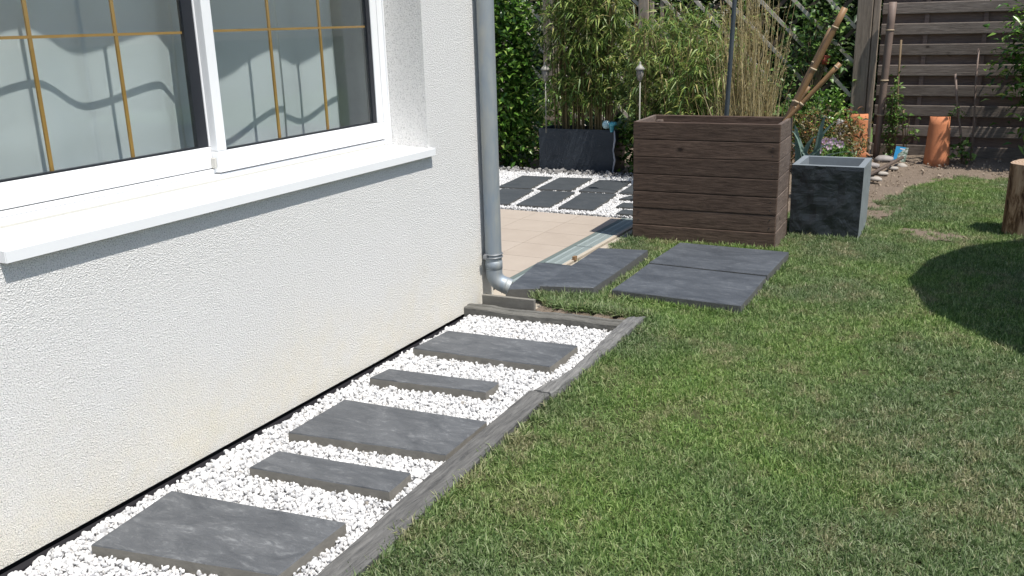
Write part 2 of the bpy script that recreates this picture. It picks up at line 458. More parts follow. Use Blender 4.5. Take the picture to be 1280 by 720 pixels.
def tube(bm, pts, radii, seg=10, cap=True, mi=0):
    pts = [Vector(p) for p in pts]
    if isinstance(radii, (int, float)): radii = [radii] * len(pts)
    rings = []
    ref = None
    for i, p in enumerate(pts):
        a = pts[max(i-1, 0)]; b = pts[min(i+1, len(pts)-1)]
        d = (b - a).normalized()
        if ref is None:
            ref = d.orthogonal().normalized()
        ref = (ref - d * ref.dot(d)).normalized()
        bi = d.cross(ref)
        rings.append([bm.verts.new(p + (ref * math.cos(t) + bi * math.sin(t)) * radii[i]) for t in [2*math.pi*j/seg for j in range(seg)]])
    for r0, r1 in zip(rings, rings[1:]):
        for j in range(seg):
            f = bm.faces.new((r0[j], r0[(j+1) % seg], r1[(j+1) % seg], r1[j])); f.material_index = mi; f.smooth = True
    if cap:
        f = bm.faces.new(rings[0][::-1]); f.material_index = mi
        f = bm.faces.new(rings[-1]); f.material_index = mi
def tubeo(name, pts, radii, mat, parent=None, seg=10, cap=True):
    bm = bmesh.new()
    base = Vector(pts[0])
    tube(bm, [Vector(p) - base for p in pts], radii, seg, cap)
    return from_bm(name, bm, mat, parent, loc=base)
def lathe(name, prof, mat, parent=None, seg=20, loc=(0,0,0)):
    bm = bmesh.new()
    rings = []
    for r, z in prof:
        rings.append([bm.verts.new((r*math.cos(2*math.pi*j/seg), r*math.sin(2*math.pi*j/seg), z)) for j in range(seg)] if r > 1e-5 else [bm.verts.new((0,0,z))])
    for a, b in zip(rings, rings[1:]):
        for j in range(seg):
            q = [a[j % len(a)], a[(j+1) % len(a)], b[(j+1) % len(b)], b[j % len(b)]]
            q = [v for i, v in enumerate(q) if v not in q[:i]]
            if len(q) > 2:
                f = bm.faces.new(q); f.smooth = True
    return from_bm(name, bm, mat, parent, loc=loc)
def slab_mesh(quad, z0, z1, seed=0, nu=10, rough=0.0010):
    """a slab with slightly irregular riven edges; materials: 0 top, 1 sides"""
    rr = random.Random(seed)
    cx = sum(p[0] for p in quad)/4; cy = sum(p[1] for p in quad)/4
    out = []
    for i in range(4):
        a, b = Vector(quad[i]), Vector(quad[(i+1) % 4])
        n = max(4, int((b-a).length/0.05))
        for j in range(n):
            p = a.lerp(b, j/n)
            if j: p += Vector((rr.uniform(-rough, rough), rr.uniform(-rough, rough)))
            out.append((p.x-cx, p.y-cy))
    bm = bmesh.new()
    zc = z1
    ins = 0.004
    top = []; mid = []; bot = []
    for x, y in out:
        l = math.hypot(x, y)
        k = 1 - ins/l
        top.append(bm.verts.new((x*k, y*k, 0)))
        mid.append(bm.verts.new((x, y, -0.004 + rr.uniform(-0.0015, 0.001))))
        bot.append(bm.verts.new((x*1.002, y*1.002, z0-z1)))
    n = len(out)
    f = bm.faces.new(top); f.material_index = 0
    for j in range(n):
        f = bm.faces.new((mid[j], mid[(j+1)%n], top[(j+1)%n], top[j])); f.material_index = 0
        f = bm.faces.new((bot[j], bot[(j+1)%n], mid[(j+1)%n], mid[j])); f.material_index = 1
    bm.faces.new(bot[::-1])
    bmesh.ops.recalc_face_normals(bm, faces=bm.faces)
    return bm, (cx, cy, z1)
def slab(name, quad, z0, z1, mat, label, group, seed):
    bm, loc = slab_mesh(quad, z0, z1, seed)
    o = from_bm(name, bm, [mat, M['slate_side'] if mat is M['slate_path'] else M['slate_side_dark']], None, loc=loc)
    return tag(o, label, 'paving slab', group)
def rawmesh(name, V, F, mat, parent=None, smooth=False):
    """V (n,3), F (m,k) numpy -> object, fast"""
    V = np.asarray(V, dtype=np.float32); F = np.asarray(F, dtype=np.int32)
    me = bpy.data.meshes.new(name)
    k = F.shape[1]
    me.vertices.add(len(V)); me.vertices.foreach_set('co', V.ravel())
    me.loops.add(F.size); me.loops.foreach_set('vertex_index', F.ravel())
    me.polygons.add(len(F)); me.polygons.foreach_set('loop_start', np.arange(0, F.size, k, dtype=np.int32))
    me.update(calc_edges=True)
    return link(name, me, mat, parent)
def leaves(name, P, D, L, W, mat, parent=None, droop=0.25, fold=0.25, rng=N, shape=0.45, jitter=0.5):
    """P base points, D directions, L lengths, W widths. Each leaf: 6 verts, 4 tris with a fold and droop"""
    P = np.asarray(P, float); n = len(P)
    D = np.asarray(D, float); D = D / np.linalg.norm(D, axis=1, keepdims=True)
    up = np.tile([0, 0, 1.0], (n, 1)) + rng.normal(0, jitter, (n, 3))
    S = np.cross(D, up); S /= np.linalg.norm(S, axis=1, keepdims=True) + 1e-9
    U = np.cross(S, D)
    L = np.broadcast_to(np.asarray(L, float).reshape(-1, 1), (n, 1)); W = np.broadcast_to(np.asarray(W, float).reshape(-1, 1), (n, 1))
    base = P
    mid = P + D*L*shape
    tip = P + D*L - np.array([0, 0, 1.0])*L*droop
    l = mid + S*W*0.5 + U*W*fold
    r = mid - S*W*0.5 + U*W*fold
    V = np.stack([base, l, mid, r, tip], 1).reshape(-1, 3)
    o = np.arange(n)[:, None]*5
    F = np.concatenate([o+np.array([[0,2,1]]), o+np.array([[0,3,2]]), o+np.array([[1,2,4]]), o+np.array([[2,3,4]])], 0)
    return rawmesh(name, V, F, mat, parent)
def rdir(n, zlo=-1, zhi=1, rng=N):
    a = rng.uniform(0, 2*np.pi, n); z = rng.uniform(zlo, zhi, n); s = np.sqrt(np.maximum(0, 1-z*z))
    return np.stack([np.cos(a)*s, np.sin(a)*s, z], 1)
def tubes_mesh(name, paths, rad, mat, parent=None, seg=4, taper=0.4):
    """many thin stems as one mesh; paths (n, k, 3)"""
    paths = np.asarray(paths, float); n, k, _ = paths.shape
    rad = np.broadcast_to(np.asarray(rad, float), (n,))
    ang = np.arange(seg)*2*np.pi/seg
    off = np.stack([np.cos(ang), np.sin(ang), np.zeros(seg)], 1)
    tp = np.linspace(1, taper, k)
    V = paths[:, :, None, :] + off[None, None]*rad[:, None, None, None]*tp[None, :, None, None]
    V = V.reshape(-1, 3)
    F = []
    idx = np.arange(n)[:, None, None]*k*seg
    for i in range(k-1):
        for j in range(seg):
            a = i*seg+j; b = i*seg+(j+1) % seg
            F.append((np.arange(n)*k*seg)[:, None] + np.array([[a, b, b+seg, a+seg]]))
    return rawmesh(name, V, np.concatenate(F, 0), mat, parent)
def inside(P, poly):
    x, y = P[:, 0], P[:, 1]; r = np.zeros(len(P), bool)
    n = len(poly)
    for i in range(n):
        x0, y0 = poly[i]; x1, y1 = poly[(i+1) % n]
        c = ((y0 > y) != (y1 > y)) & (x < (x1-x0)*(y-y0)/(y1-y0+1e-12)+x0)
        r ^= c
    return r
def grow(poly, d):
    cx = sum(p[0] for p in poly)/len(poly); cy = sum(p[1] for p in poly)/len(poly)
    return [(p[0]+d*(1 if p[0] > cx else -1), p[1]+d*(1 if p[1] > cy else -1)) for p in poly]
def scatter(name, P, rot, scl, protos, label, cat, kind='stuff'):
    """GN instancing of loose stuff (pebbles, grass tufts)"""
    n = len(P)
    me = bpy.data.meshes.new(name)
    me.vertices.add(n); me.vertices.foreach_set('co', np.asarray(P, np.float32).ravel())
    a = me.attributes.new('rot', 'FLOAT_VECTOR', 'POINT'); a.data.foreach_set('vector', np.asarray(rot, np.float32).ravel())
    a = me.attributes.new('scl', 'FLOAT', 'POINT'); a.data.foreach_set('value', np.asarray(scl, np.float32).ravel())
    a = me.attributes.new('pick', 'INT', 'POINT'); a.data.foreach_set('value', N.randint(0, len(protos), n).astype(np.int32))
    o = bpy.data.objects.new(name, me); C.objects.link(o)
    me.materials.append(protos[0].data.materials[0])
    col = bpy.data.collections.new(name + '_shapes')
    for p in protos: col.objects.link(p)
    ng = bpy.data.node_groups.new(name + '_nodes', 'GeometryNodeTree')
    ng.interface.new_socket('Geometry', in_out='INPUT', socket_type='NodeSocketGeometry')
    ng.interface.new_socket('Geometry', in_out='OUTPUT', socket_type='NodeSocketGeometry')
    gi = ng.nodes.new('NodeGroupInput'); go = ng.nodes.new('NodeGroupOutput')
    ip = ng.nodes.new('GeometryNodeInstanceOnPoints'); ci = ng.nodes.new('GeometryNodeCollectionInfo')
    ci.inputs['Collection'].default_value = col
    ci.inputs['Separate Children'].default_value = True
    ci.inputs['Reset Children'].default_value = True
    ip.inputs['Pick Instance'].default_value = True
    def at(nm, ty):
        q = ng.nodes.new('GeometryNodeInputNamedAttribute'); q.data_type = ty; q.inputs['Name'].default_value = nm
        return q.outputs['Attribute']
    ng.links.new(gi.outputs[0], ip.inputs['Points'])
    ng.links.new(ci.outputs[0], ip.inputs['Instance'])
    ng.links.new(at('pick', 'INT'), ip.inputs['Instance Index'])
    er = ng.nodes.new('FunctionNodeEulerToRotation')
    ng.links.new(at('rot', 'FLOAT_VECTOR'), er.inputs[0])
    ng.links.new(er.outputs[0], ip.inputs['Rotation'])
    ng.links.new(at('scl', 'FLOAT'), ip.inputs['Scale'])
    ng.links.new(ip.outputs[0], go.inputs[0])
    md = o.modifiers.new('scatter', 'NODES'); md.node_group = ng
    return tag(o, label, cat, None, kind)

# ================================================================== GROUND
GZ = -0.015
def flat(name, poly, z, mat, parent=None):
    bm = bmesh.new()
    bm.faces.new([bm.verts.new((x, y, z)) for x, y in poly])
    return from_bm(name, bm, mat, parent)
tag(flat('ground', [(-120, -120), (120, -120), (120, 160), (-120, 160)], -0.16, M['lawnbase']), kind='structure')
# lawn sheet: everything right of the path and behind the slabs, gently uneven
LAWN = [(1.04, -2.0), (7.5, -2.0), (7.5, 9.9), (2.75, 10.2), (2.3, 10.05), (2.02, 9.6), (1.85, 8.9), (1.72, 8.2), (1.62, 7.75), (0.12, 7.6), (0.12, 5.3), (-0.02, 5.0), (0.36, 4.60), (0.97, 4.55), (1.04, 4.47)]
def lawn_mesh():
    bm = bmesh.new()
    st = 0.22
    xs = np.arange(-0.2, 7.7, st); ys = np.arange(-2.0, 10.4, st)
    vs = {}
    for i, x in enumerate(xs):
        for j, y in enumerate(ys):
            cxy = np.array([[x+st/2, y+st/2]])
            if inside(cxy, LAWN)[0]:
                q = []
                for a, b in ((i, j), (i+1, j), (i+1, j+1), (i, j+1)):
                    if (a, b) not in vs:
                        xx, yy = xs[0]+a*st, ys[0]+b*st
                        vs[(a, b)] = bm.verts.new((xx, yy, GZ + 0.008*math.sin(xx*2.1+1)*math.cos(yy*1.7)))
                    q.append(vs[(a, b)])
                bm.faces.new(q)
    return bm
o = flat('lawn', LAWN, GZ, M['lawnbase']); tag(o, kind='structure')
# bed of bare earth in front of the fence
def bed():
    bm = bmesh.new()
    xs = np.linspace(-4.0, 7.5, 116); ys = np.linspace(7.2, 12.4, 60)
    rr = random.Random(5)
    vs = [[bm.verts.new((x, y, GZ - 0.012 + 0.018*math.sin(x*5.1+y*3.3)*math.sin(y*6.7-x*2) + rr.uniform(-0.006, 0.010) + max(0, min(1, (y-9.6)/1.2))*0.045)) for y in ys] for x in xs]
    for i in range(len(xs)-1):
        for j in range(len(ys)-1):
            if xs[i] < 0.0 and ys[j] < 9.1: continue
            f = bm.faces.new((vs[i][j], vs[i+1][j], vs[i+1][j+1], vs[i][j+1])); f.smooth = True
    bmesh.ops.delete(bm, geom=[v for v in bm.verts if not v.link_faces], context='VERTS')
    return bm
tag(from_bm('bare_earth_bed', bed(), M['soil']), kind='structure')
M['farlawn'] = simple('far_lawn_green', (0.10, 0.15, 0.05), 0.95, 0.1, 0.4, 9, 0.5)
tag(flat('far_lawn', [(-14, 12.5), (14, 12.5), (14, 30), (-14, 30)], -0.10, M['farlawn']), kind='structure')
def blob(name, cx, cy, ax, ay, z, seed):
    rr = random.Random(seed); ph = [rr.uniform(0, 6.28) for _ in range(4)]
    bm = bmesh.new(); c0 = bm.verts.new((cx, cy, z+.004)); n = 48; ring = []
    for i in range(n):
        a = 2*math.pi*i/n; r = 1+.22*math.sin(3*a+ph[0])+.14*math.sin(5*a+ph[1])+.10*math.sin(9*a+ph[2])+rr.uniform(-.06, .06)
        ring.append(bm.verts.new((cx+ax*r*math.cos(a), cy+ay*r*math.sin(a), z)))
    for i in range(n): bm.faces.new((c0, ring[i], ring[(i+1) % n]))
    return tag(from_bm(name, bm, M['soil']), kind='structure')
blob('worn_patch', 2.24, 7.33, .27, .20, GZ+.006, 1)
blob('worn_patch', 1.66, 7.95, .26, .50, GZ+.006, 2)
# the turf swells up to the planks that edge the path and to the strip beside the end plank
def lawn_h(x, y):
    t = np.clip((1.55-x)/0.45, 0, 1); t = t*t*(3-2*t)
    a = 0.030*t*np.clip((4.75-y)/0.2, 0, 1)
    b = 0.022*np.clip((y-4.50)/0.05, 0, 1)*np.clip((4.95-y)/0.3, 0, 1)*np.clip((1.1-x)/0.1, 0, 1)
    return GZ+np.maximum(a, b)
bm = bmesh.new()
xs_ = np.linspace(1.0, 1.6, 16); ys_ = np.linspace(-2, 4.8, 80)
gv = [[bm.verts.new((x, y, float(lawn_h(x, y))+.001)) for y in ys_] for x in xs_]
for i in range(15):
    for j in range(79):
        if ys_[j] > 4.38 and xs_[i] < 1.0: continue
        bm.faces.new((gv[i][j], gv[i+1][j], gv[i+1][j+1], gv[i][j+1]))
xs_ = np.linspace(0.34, 1.0, 12); ys_ = np.linspace(4.56, 4.98, 8)
gv = [[bm.verts.new((x, y, float(lawn_h(x, y))+.001)) for y in ys_] for x in xs_]
for i in range(11):
    for j in range(7): bm.faces.new((gv[i][j], gv[i+1][j], gv[i+1][j+1], gv[i][j+1]))
tag(from_bm('lawn_verge', bm, M['lawnbase']), kind='structure')
# raw earth showing beside the end edging
bm = bmesh.new()
rr = random.Random(3)
for i in range(14):
    x = 0.37+0.045*i
    box(bm, x-0.028, x+0.028, 4.415, 4.575+rr.uniform(0, .02), -0.1, 0.006+rr.uniform(-0.012, 0.006))
tag(from_bm('earth_strip', bm, M['soil']), kind='structure')

# ================================================================== HOUSE
WY0, WY1, WZ0, WZ1, RD = 1.62, 3.97, 0.965, 2.42, 0.30
YC = 4.60
house = empty('house', (0, 0, 0), 'white roughcast house wall with a wide sliding window above the pebble path', 'house')
def wall_mesh():
    bm = bmesh.new()
    ys = [-3.2, WY0, WY1, YC]; zs = [0.004, WZ0, WZ1, 2.75]
    grid = {}
    def v(x, y, z):
        k = (round(x, 4), round(y, 4), round(z, 4))
        if k not in grid: grid[k] = bm.verts.new((x, y, z))
        return grid[k]
    for i in range(3):
        for j in range(3):
            if i == 1 and j == 1: continue
            bm.faces.new((v(0, ys[i], zs[j]), v(0, ys[i+1], zs[j]), v(0, ys[i+1], zs[j+1]), v(0, ys[i], zs[j+1])))
    X = -RD
    bm.faces.new((v(0, WY1, WZ0), v(X, WY1, WZ0), v(X, WY1, WZ1), v(0, WY1, WZ1)))
    bm.faces.new((v(0, WY0, WZ0), v(0, WY0, WZ1), v(X, WY0, WZ1), v(X, WY0, WZ0)))
    bm.faces.new((v(0, WY0, WZ1), v(0, WY1, WZ1), v(X, WY1, WZ1), v(X, WY0, WZ1)))
    bm.faces.new((v(0, WY0, WZ0), v(X, WY0, WZ0), v(X, WY1, WZ0), v(0, WY1, WZ0)))
    # end wall, rear wall, inner skin
    bm.faces.new((v(0, YC, 0.004), v(-5, YC, 0.004), v(-5, YC, 2.75), v(0, YC, 2.75)))
    bm.faces.new((v(0, -3.2, 0.004), v(0, -3.2, 2.75), v(-5, -3.2, 2.75), v(-5, -3.2, 0.004)))
    bm.faces.new((v(-5, -3.2, 0.004), v(-5, -3.2, 2.75), v(-5, YC, 2.75), v(-5, YC, 0.004)))
    return bm
from_bm('wall', wall_mesh(), M['stucco'], house)
bm = bmesh.new()
box(bm, -5.0, -0.31, -3.1, YC-0.1, 0.1, 0.14); box(bm, -5.0, -0.31, -3.1, YC-0.1, 2.6, 2.64)
box(bm, -2.6, -2.55, -3.1, YC-0.1, 0.145, 2.595)
box(bm, -0.335, -0.305, -3.1, WY0, 0.145, 2.595); box(bm, -0.335, -0.305, WY1, YC-0.1, 0.145, 2.595); box(bm, -0.335, -0.305, WY0+.001, WY1-.001, 0.145, 1.0)
box(bm, -0.335, -0.305, WY0+.001, WY1-.001, WZ1, 2.595)
box(bm, -0.60, -0.337, WY1-0.045, WY1-0.002, 0.90, 2.59)
from_bm('interior', bm, M['roomwall'], house)
bm = bmesh.new()
for s in range(12):
    x0, x1 = -5.1+s*0.43, -5.1+(s+1)*0.43
    z = 2.76+0.10*(s if s < 6 else 11-s)
    box(bm, x0, x1-0.003, -3.3, YC+0.03, z, z+0.05)
from_bm('roof', bm, M['rooftile'], house)
# base bead in shadow
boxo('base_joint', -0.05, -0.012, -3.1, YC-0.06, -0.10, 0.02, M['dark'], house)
# --- window
XF = -0.235
win = bmesh.new()
box(win, -0.30, XF+0.004, WY0, WY1, WZ1-0.06, WZ1, bevel=0.003)
box(win, -0.30, XF+0.004, WY1-0.05, WY1, 1.002, WZ1-0.061, bevel=0.003)
box(win, -0.30, XF+0.004, WY0, WY0+0.05, 1.002, WZ1-0.061, bevel=0.003)
box(win, -0.30, XF-0.004, WY0+0.051, WY1-0.051, 1.002, 1.028, bevel=0.003)
box(win, -0.30, XF-0.028, WY0+0.051, WY1-0.051, 1.029, 1.048, bevel=0.003)
window = from_bm('window_frame', win, M['white'], house)
boxo('frame_bead', XF-0.006, XF+0.012, WY1-0.010, WY1-0.002, 1.0, WZ1-0.01, M['white'], window)
boxo('track_bead', XF-0.008, XF+0.001, WY0+0.052, WY1-0.052, 0.994, 1.008, M['silicone'], window)
def sash(y0, y1, z0, z1, x, stile, reflection_right, left_over):
    s = empty('sash', (0, 0, 0)); s.parent = house
    b = bmesh.new(); d = 0.038; rail = 0.088
    box(b, x-d, x, y0, y1, z0, z0+rail, bevel=0.003)
    box(b, x-d, x, y0, y1, z1-rail, z1, bevel=0.003)
    box(b, x-d, x, y0, y0+stile, z0+rail+.001, z1-rail-.001, bevel=0.003)
    box(b, x-d, x, y1-stile, y1, z0+rail+.001, z1-rail-.001, bevel=0.003)
    from_bm('sash_frame', b, M['white'], s)
    gy0, gy1, gz0, gz1 = y0+stile, y1-stile, z0+rail, z1-rail
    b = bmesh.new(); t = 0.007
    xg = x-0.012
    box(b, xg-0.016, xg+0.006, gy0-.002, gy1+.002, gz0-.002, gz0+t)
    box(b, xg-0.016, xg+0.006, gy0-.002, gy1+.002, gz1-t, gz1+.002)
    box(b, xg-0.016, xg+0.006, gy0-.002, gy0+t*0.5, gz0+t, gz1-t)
    box(b, xg-0.016, xg+0.006, gy1-reflection_right, gy1+.002, gz0+t, gz1-t)  # wide strip: dark reflection of the stile, built in solid black
    from_bm('gasket_and_reflection', b, M['gasket_and_reflection'], s)
    b = bmesh.new()
    box(b, xg-0.004, xg, gy0, gy1, gz0, gz1)
    from_bm('pane', b, M['glass'], s)
    return s, xg, (gy0, gy1, gz0, gz1)
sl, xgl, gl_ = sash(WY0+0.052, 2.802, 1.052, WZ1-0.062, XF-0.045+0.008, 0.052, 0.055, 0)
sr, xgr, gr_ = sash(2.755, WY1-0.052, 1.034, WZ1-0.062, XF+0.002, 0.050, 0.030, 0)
def muntins(s, xg, gg, ys, zs):
    y0, y1, z0, z1 = gg
    for y in ys:
        boxo('glazing_bar', xg-0.016, xg-0.008, y-0.0065, y+0.0065, z0+0.004, z1-0.004, M['gold'], s)
    for z in zs:
        boxo('glazing_bar', xg-0.0165, xg-0.0075, y0+0.004, y1-0.004, z-0.005, z+0.005, M['gold'], s)
muntins(sl, xgl, gl_, (2.04, 2.385), (1.597, 2.03))
muntins(sr, xgr, gr_, (3.155, 3.495), (1.60, 2.03))
# small stopper at the meeting stile
boxo('stopper', XF-0.036, XF-0.012, 2.746, 2.7545, 1.052, 1.095, M['silicone'], house, 0.003)
# --- sill: folded aluminium, slightly sloping, with a drip edge and end caps
bm = bmesh.new()
P0, P1 = 0.032, 0.028
prof = [(-0.262, 1.001), (P0, 0.985), (P0, 0.950), (P0-0.012, 0.950), (P0-0.012, 0.974), (-0.262, 0.985)]
y0, y1 = WY0-0.006, WY1+0.018
# inside the reveal and the projecting nose that laps the wall on both sides
def extr(bm, prof, ya, yb):
    a = [bm.verts.new((x, ya, z)) for x, z in prof]; b = [bm.verts.new((x, yb, z)) for x, z in prof]
    n = len(prof)
    for i in range(n): bm.faces.new((a[i], a[(i+1) % n], b[(i+1) % n], b[i]))
    bm.faces.new(a[::-1]); bm.faces.new(b)
extr(bm, [(-0.262, 1.001), (0.0, 0.9868), (0.0, 0.9708), (-0.262, 0.985)], WY0+0.001, WY1-0.001)
extr(bm, [(0.001, 0.9868), (P0, 0.985), (P0, 0.950), (P0-0.004, 0.950), (P0-0.004, 0.974), (0.001, 0.976)], y0, y1)
bmesh.ops.recalc_face_normals(bm, faces=bm.faces)
sill = from_bm('window_sill', bm, M['sillw'], house)
boxo('end_cap', 0.001, P0-0.001, y0-0.004, y0-0.0005, 0.951, 0.988, M['sillw'], sill)
boxo('end_cap', 0.001, P0-0.001, y1+0.0005, y1+0.004, 0.951, 0.988, M['sillw'], sill)

# --- curtains: flat sheer panels hanging in slow waves behind the glass
def curtain(fn, ya, yb, label):
    n = max(6, int((yb-ya)/0.015))
    b = bmesh.new()
    zs = [0.7, 0.75, 1.0, 1.3, 1.6, 1.9, 2.2, 2.25]
    cols = []
    for i in range(n+1):
        y = ya+(yb-ya)*i/n
        cols.append([b.verts.new((fn(y)-0.006*math.sin(z*5+y*3), y, z)) for z in zs])
    for i in range(n):
        for j in range(len(zs)-1):
            f = b.faces.new((cols[i][j], cols[i+1][j], cols[i+1][j+1], cols[i][j+1])); f.smooth = True
    # thickness
    r = bmesh.ops.solidify(b, geom=b.faces[:], thickness=0.0015)
    ob = from_bm('curtain_panel', b, M['curtain'])
    return tag(ob, label, 'curtain', 'sheer curtain panels behind the window glass')
def wave(y, pts):
    for (a, va), (b2, vb) in zip(pts, pts[1:]):
        if a <= y <= b2:
            t = (y-a)/(b2-a); t = t*t*(3-2*t)
            return va+(vb-va)*t
    return pts[0][1] if y < pts[0][0] else pts[-1][1]
WL = [(1.2, -.38), (1.75, -.40), (2.08, -.365), (2.31, -.41), (2.63, -.385), (2.76, -.42)]
curtain(lambda y: wave(y, WL), 1.45, 2.765, 'widest pale sheer curtain panel, behind the left window sash')
curtain(lambda y: wave(y, [(2.79, -.47), (3.03, -.42)]), 2.80, 2.985, 'narrow pale curtain panel just right of the middle stile')
curtain(lambda y: wave(y, [(3.0, -.485), (3.36, -.43), (3.5, -.44)]), 2.995, 3.40, 'pale curtain panel in the middle of the right window sash')
curtain(lambda y: wave(y, [(3.38, -.445), (3.55, -.465), (3.80, -.425)]), 3.41, 3.80, 'pale curtain panel nearest the right window jamb')

# ================================================================== DOWNSPOUT
PX, PY, PR = 0.062, 4.508, 0.048
dp = empty('downspout', (PX, PY, 0), 'grey zinc rain downspout on the corner of the white house', 'downspout')
lathe('pipe', [(PR, 0.235), (PR, 2.72)], M['zinc'], dp, 28)
lathe('pipe_socket', [(PR+0.0005, 0.215), (PR+0.003, 0.217), (PR+0.003, 0.262), (PR+0.0005, 0.264)], M['zinc'], dp, 28)
bm = bmesh.new()
pts = [(0, 0, 0.245), (0, 0, 0.19)]
for i in range(1, 8):
    a = math.radians(68)*i/7
    r_ = 0.075
    pts.append((r_*(1-math.cos(a)), 0.35*r_*(1-math.cos(a)), 0.19 - r_*math.sin(a)))
e = Vector(pts[-1]); d = (Vector(pts[-1])-Vector(pts[-2])).normalized()
pts.append(tuple(e+d*0.045))
tube(bm, pts, [PR+0.001]*(len(pts)-1)+[PR+0.002], 24, cap=False)
tube(bm, [tuple(e+d*0.012), tuple(e+d*0.016), tuple(e+d*0.02)], [PR+0.001, PR+0.006, PR+0.001], 24, cap=False)
from_bm('elbow', bm, M['zinc'], dp)
bm = bmesh.new()
for zz in (0.288, 0.306):
    prv = []
    tube(bm, [((PR+0.004)*math.cos(t), (PR+0.004)*math.sin(t), zz) for t in [2*math.pi*i/24 for i in range(25)]], 0.004, 6, cap=False)
lath = [((PR+0.002)*math.cos(t), (PR+0.002)*math.sin(t), 0) for t in [2*math.pi*i/24 for i in range(25)]]
clamp = from_bm('clamp', bm, M['zincdark'], dp)
tubeo('clamp_screw', [(-0.02, -PR-0.004, 0.297), (-0.02, -PR-0.026, 0.297)], 0.006, M['zincdark'], clamp, 8)
tubeo('clamp_stem', [(-0.049, 0.0, 0.297), (-PX+0.001, 0.0, 0.297)], 0.005, M['zincdark'], clamp, 8)
boxo('clamp_tab', -0.03, -0.012, -PR-0.024, -PR-0.002, 0.284, 0.310, M['zincdark'], clamp, 0.002)

# ================================================================== PATH
PATH = [(0.0, -2.5), (0.945, -2.5), (0.945, 4.30), (0.0, 4.26)]
tag(flat('path_bed', [(0.03, -2.5), (0.96, -2.5), (0.96, 4.33), (0.03, 4.27)], -0.028, M['grit']), kind='structure')
# black membrane folded up along the foot of the wall
bm = bmesh.new()
n = 90
prev = None
for i in range(n+1):
    y = -2.5+(4.32+2.5)*i/n
    w = 0.026+0.006*math.sin(i*1.7)+0.004*math.sin(i*0.6)
    row = [bm.verts.new(p) for p in ((-0.03, y, -0.006), (0.004, y, -0.030), (w, y, -0.026), (w+0.008, y, -0.012+0.004*math.sin(i*2.3)), (w+0.014, y, -0.035))]
    if prev:
        for a in range(4): bm.faces.new((prev[a], prev[a+1], row[a+1], row[a]))
    prev = row
tag(from_bm('weed_membrane', bm, M['membrane']), kind='structure')
SL = [
 ([(0.148,1.98),(0.849,2.073),(0.850,1.745),(0.190,1.615)], 'large slate slab on the white pebbles, nearest of the path'),
 ([(0.280,2.385),(0.850,2.452),(0.858,2.305),(0.275,2.235)], 'narrow slate slab on the pebbles, between the nearest large slab and the middle one'),
 ([(0.200,2.896),(0.883,2.955),(0.888,2.631),(0.202,2.532)], 'large slate slab in the middle of the pebble path, one corner touching the edging'),
 ([(0.165,3.281),(0.725,3.343),(0.727,3.221),(0.150,3.150)], 'narrow slate slab on the pebbles, between the middle and the farthest large slab'),
 ([(0.129,3.872),(0.854,3.931),(0.850,3.616),(0.108,3.570)], 'large slate slab on the pebbles, farthest along the path near the downspout')]
for i, (q, lab) in enumerate(SL):
    slab('paving_slab', q, -0.03, 0.040, M['slate_path'], lab, 'slate slabs laid in the pebble path', i)
LS = [
 ([(0.661,6.165),(1.424,6.164),(1.424,5.534),(0.646,5.556)], 'dark slate slab on the lawn right in front of the wooden planter'),
 ([(0.648,5.540),(1.422,5.516),(1.431,4.865),(0.654,4.885)], 'dark slate slab on the lawn, front one of the pair before the wooden planter'),
 ([(0.189,5.79),(0.53,5.858),(0.546,4.858),(0.226,4.776)], 'long dark slate slab between the pair on the lawn and the slab by the downspout'),
 ([(-0.075,5.353),(0.178,5.366),(0.212,4.790),(0.03,4.70)], 'dark slate slab lying closest to the foot of the downspout')]
for i, (q, lab) in enumerate(LS):
    z = (0.055, 0.050, 0.058, 0.034)[i]
    slab('paving_slab', q, -0.03, z, M['slate_lawn'], lab, 'slate slabs laid on the lawn corner', 20+i)
# edging planks with uneven, split-looking faces
def plank(pl, pr, zt, zb, mat, label, seed):
    """pl/pr: matching left and right outline points"""
    rr = random.Random(seed)
    def interp(pts, t):
        L = [0]
        for a, b in zip(pts, pts[1:]): L.append(L[-1]+math.dist(a, b))
        s = t*L[-1]
        for i in range(len(pts)-1):
            if s <= L[i+1]+1e-9:
                k = (s-L[i])/(L[i+1]-L[i]); return (pts[i][0]+(pts[i+1][0]-pts[i][0])*k, pts[i][1]+(pts[i+1][1]-pts[i][1])*k)
        return pts[-1]
    n = 60
    a0 = interp(pl, 0.5); cx, cy = a0
    bm = bmesh.new(); prev = None
    w1 = w2 = w3 = 0
    for i in range(n+1):
        t = i/n
        a, b = interp(pl, t), interp(pr, t)
        w1 = w1*0.8+rr.uniform(-.0025, .0025); w2 = w2*0.8+rr.uniform(-.003, .003); w3 = w3*0.85+rr.uniform(-.002, .002)
        ax, ay = a[0]-cx+w1, a[1]-cy; bx, by = b[0]-cx+w2, b[1]-cy
        z = w3
        f = 0.45+w1*8
        row = [(ax-.002, ay, zb-zt), (ax, ay, z-0.006), (ax+(bx-ax)*.08, ay+(by-ay)*.08, z), (ax+(bx-ax)*f, ay+(by-ay)*f, z+.0015), (ax+(bx-ax)*(f+.03), ay+(by-ay)*(f+.03), z-.0035),
               (ax+(bx-ax)*.93, ay+(by-ay)*.93, z-.003), (bx, by, z-.010), (bx+.002, by, zb-zt)]
        row = [bm.verts.new(p) for p in row]
        if prev:
            for j in range(7): bm.faces.new((prev[j], prev[j+1], row[j+1], row[j]))
        else: bm.faces.new(row)
        prev = row
    bm.faces.new(prev[::-1])
    bmesh.ops.recalc_face_normals(bm, faces=bm.faces)
    o = from_bm('edging_plank', bm, mat, loc=(cx, cy, zt))
    return tag(o, label, 'edging plank', 'grey edging planks around the pebble path')
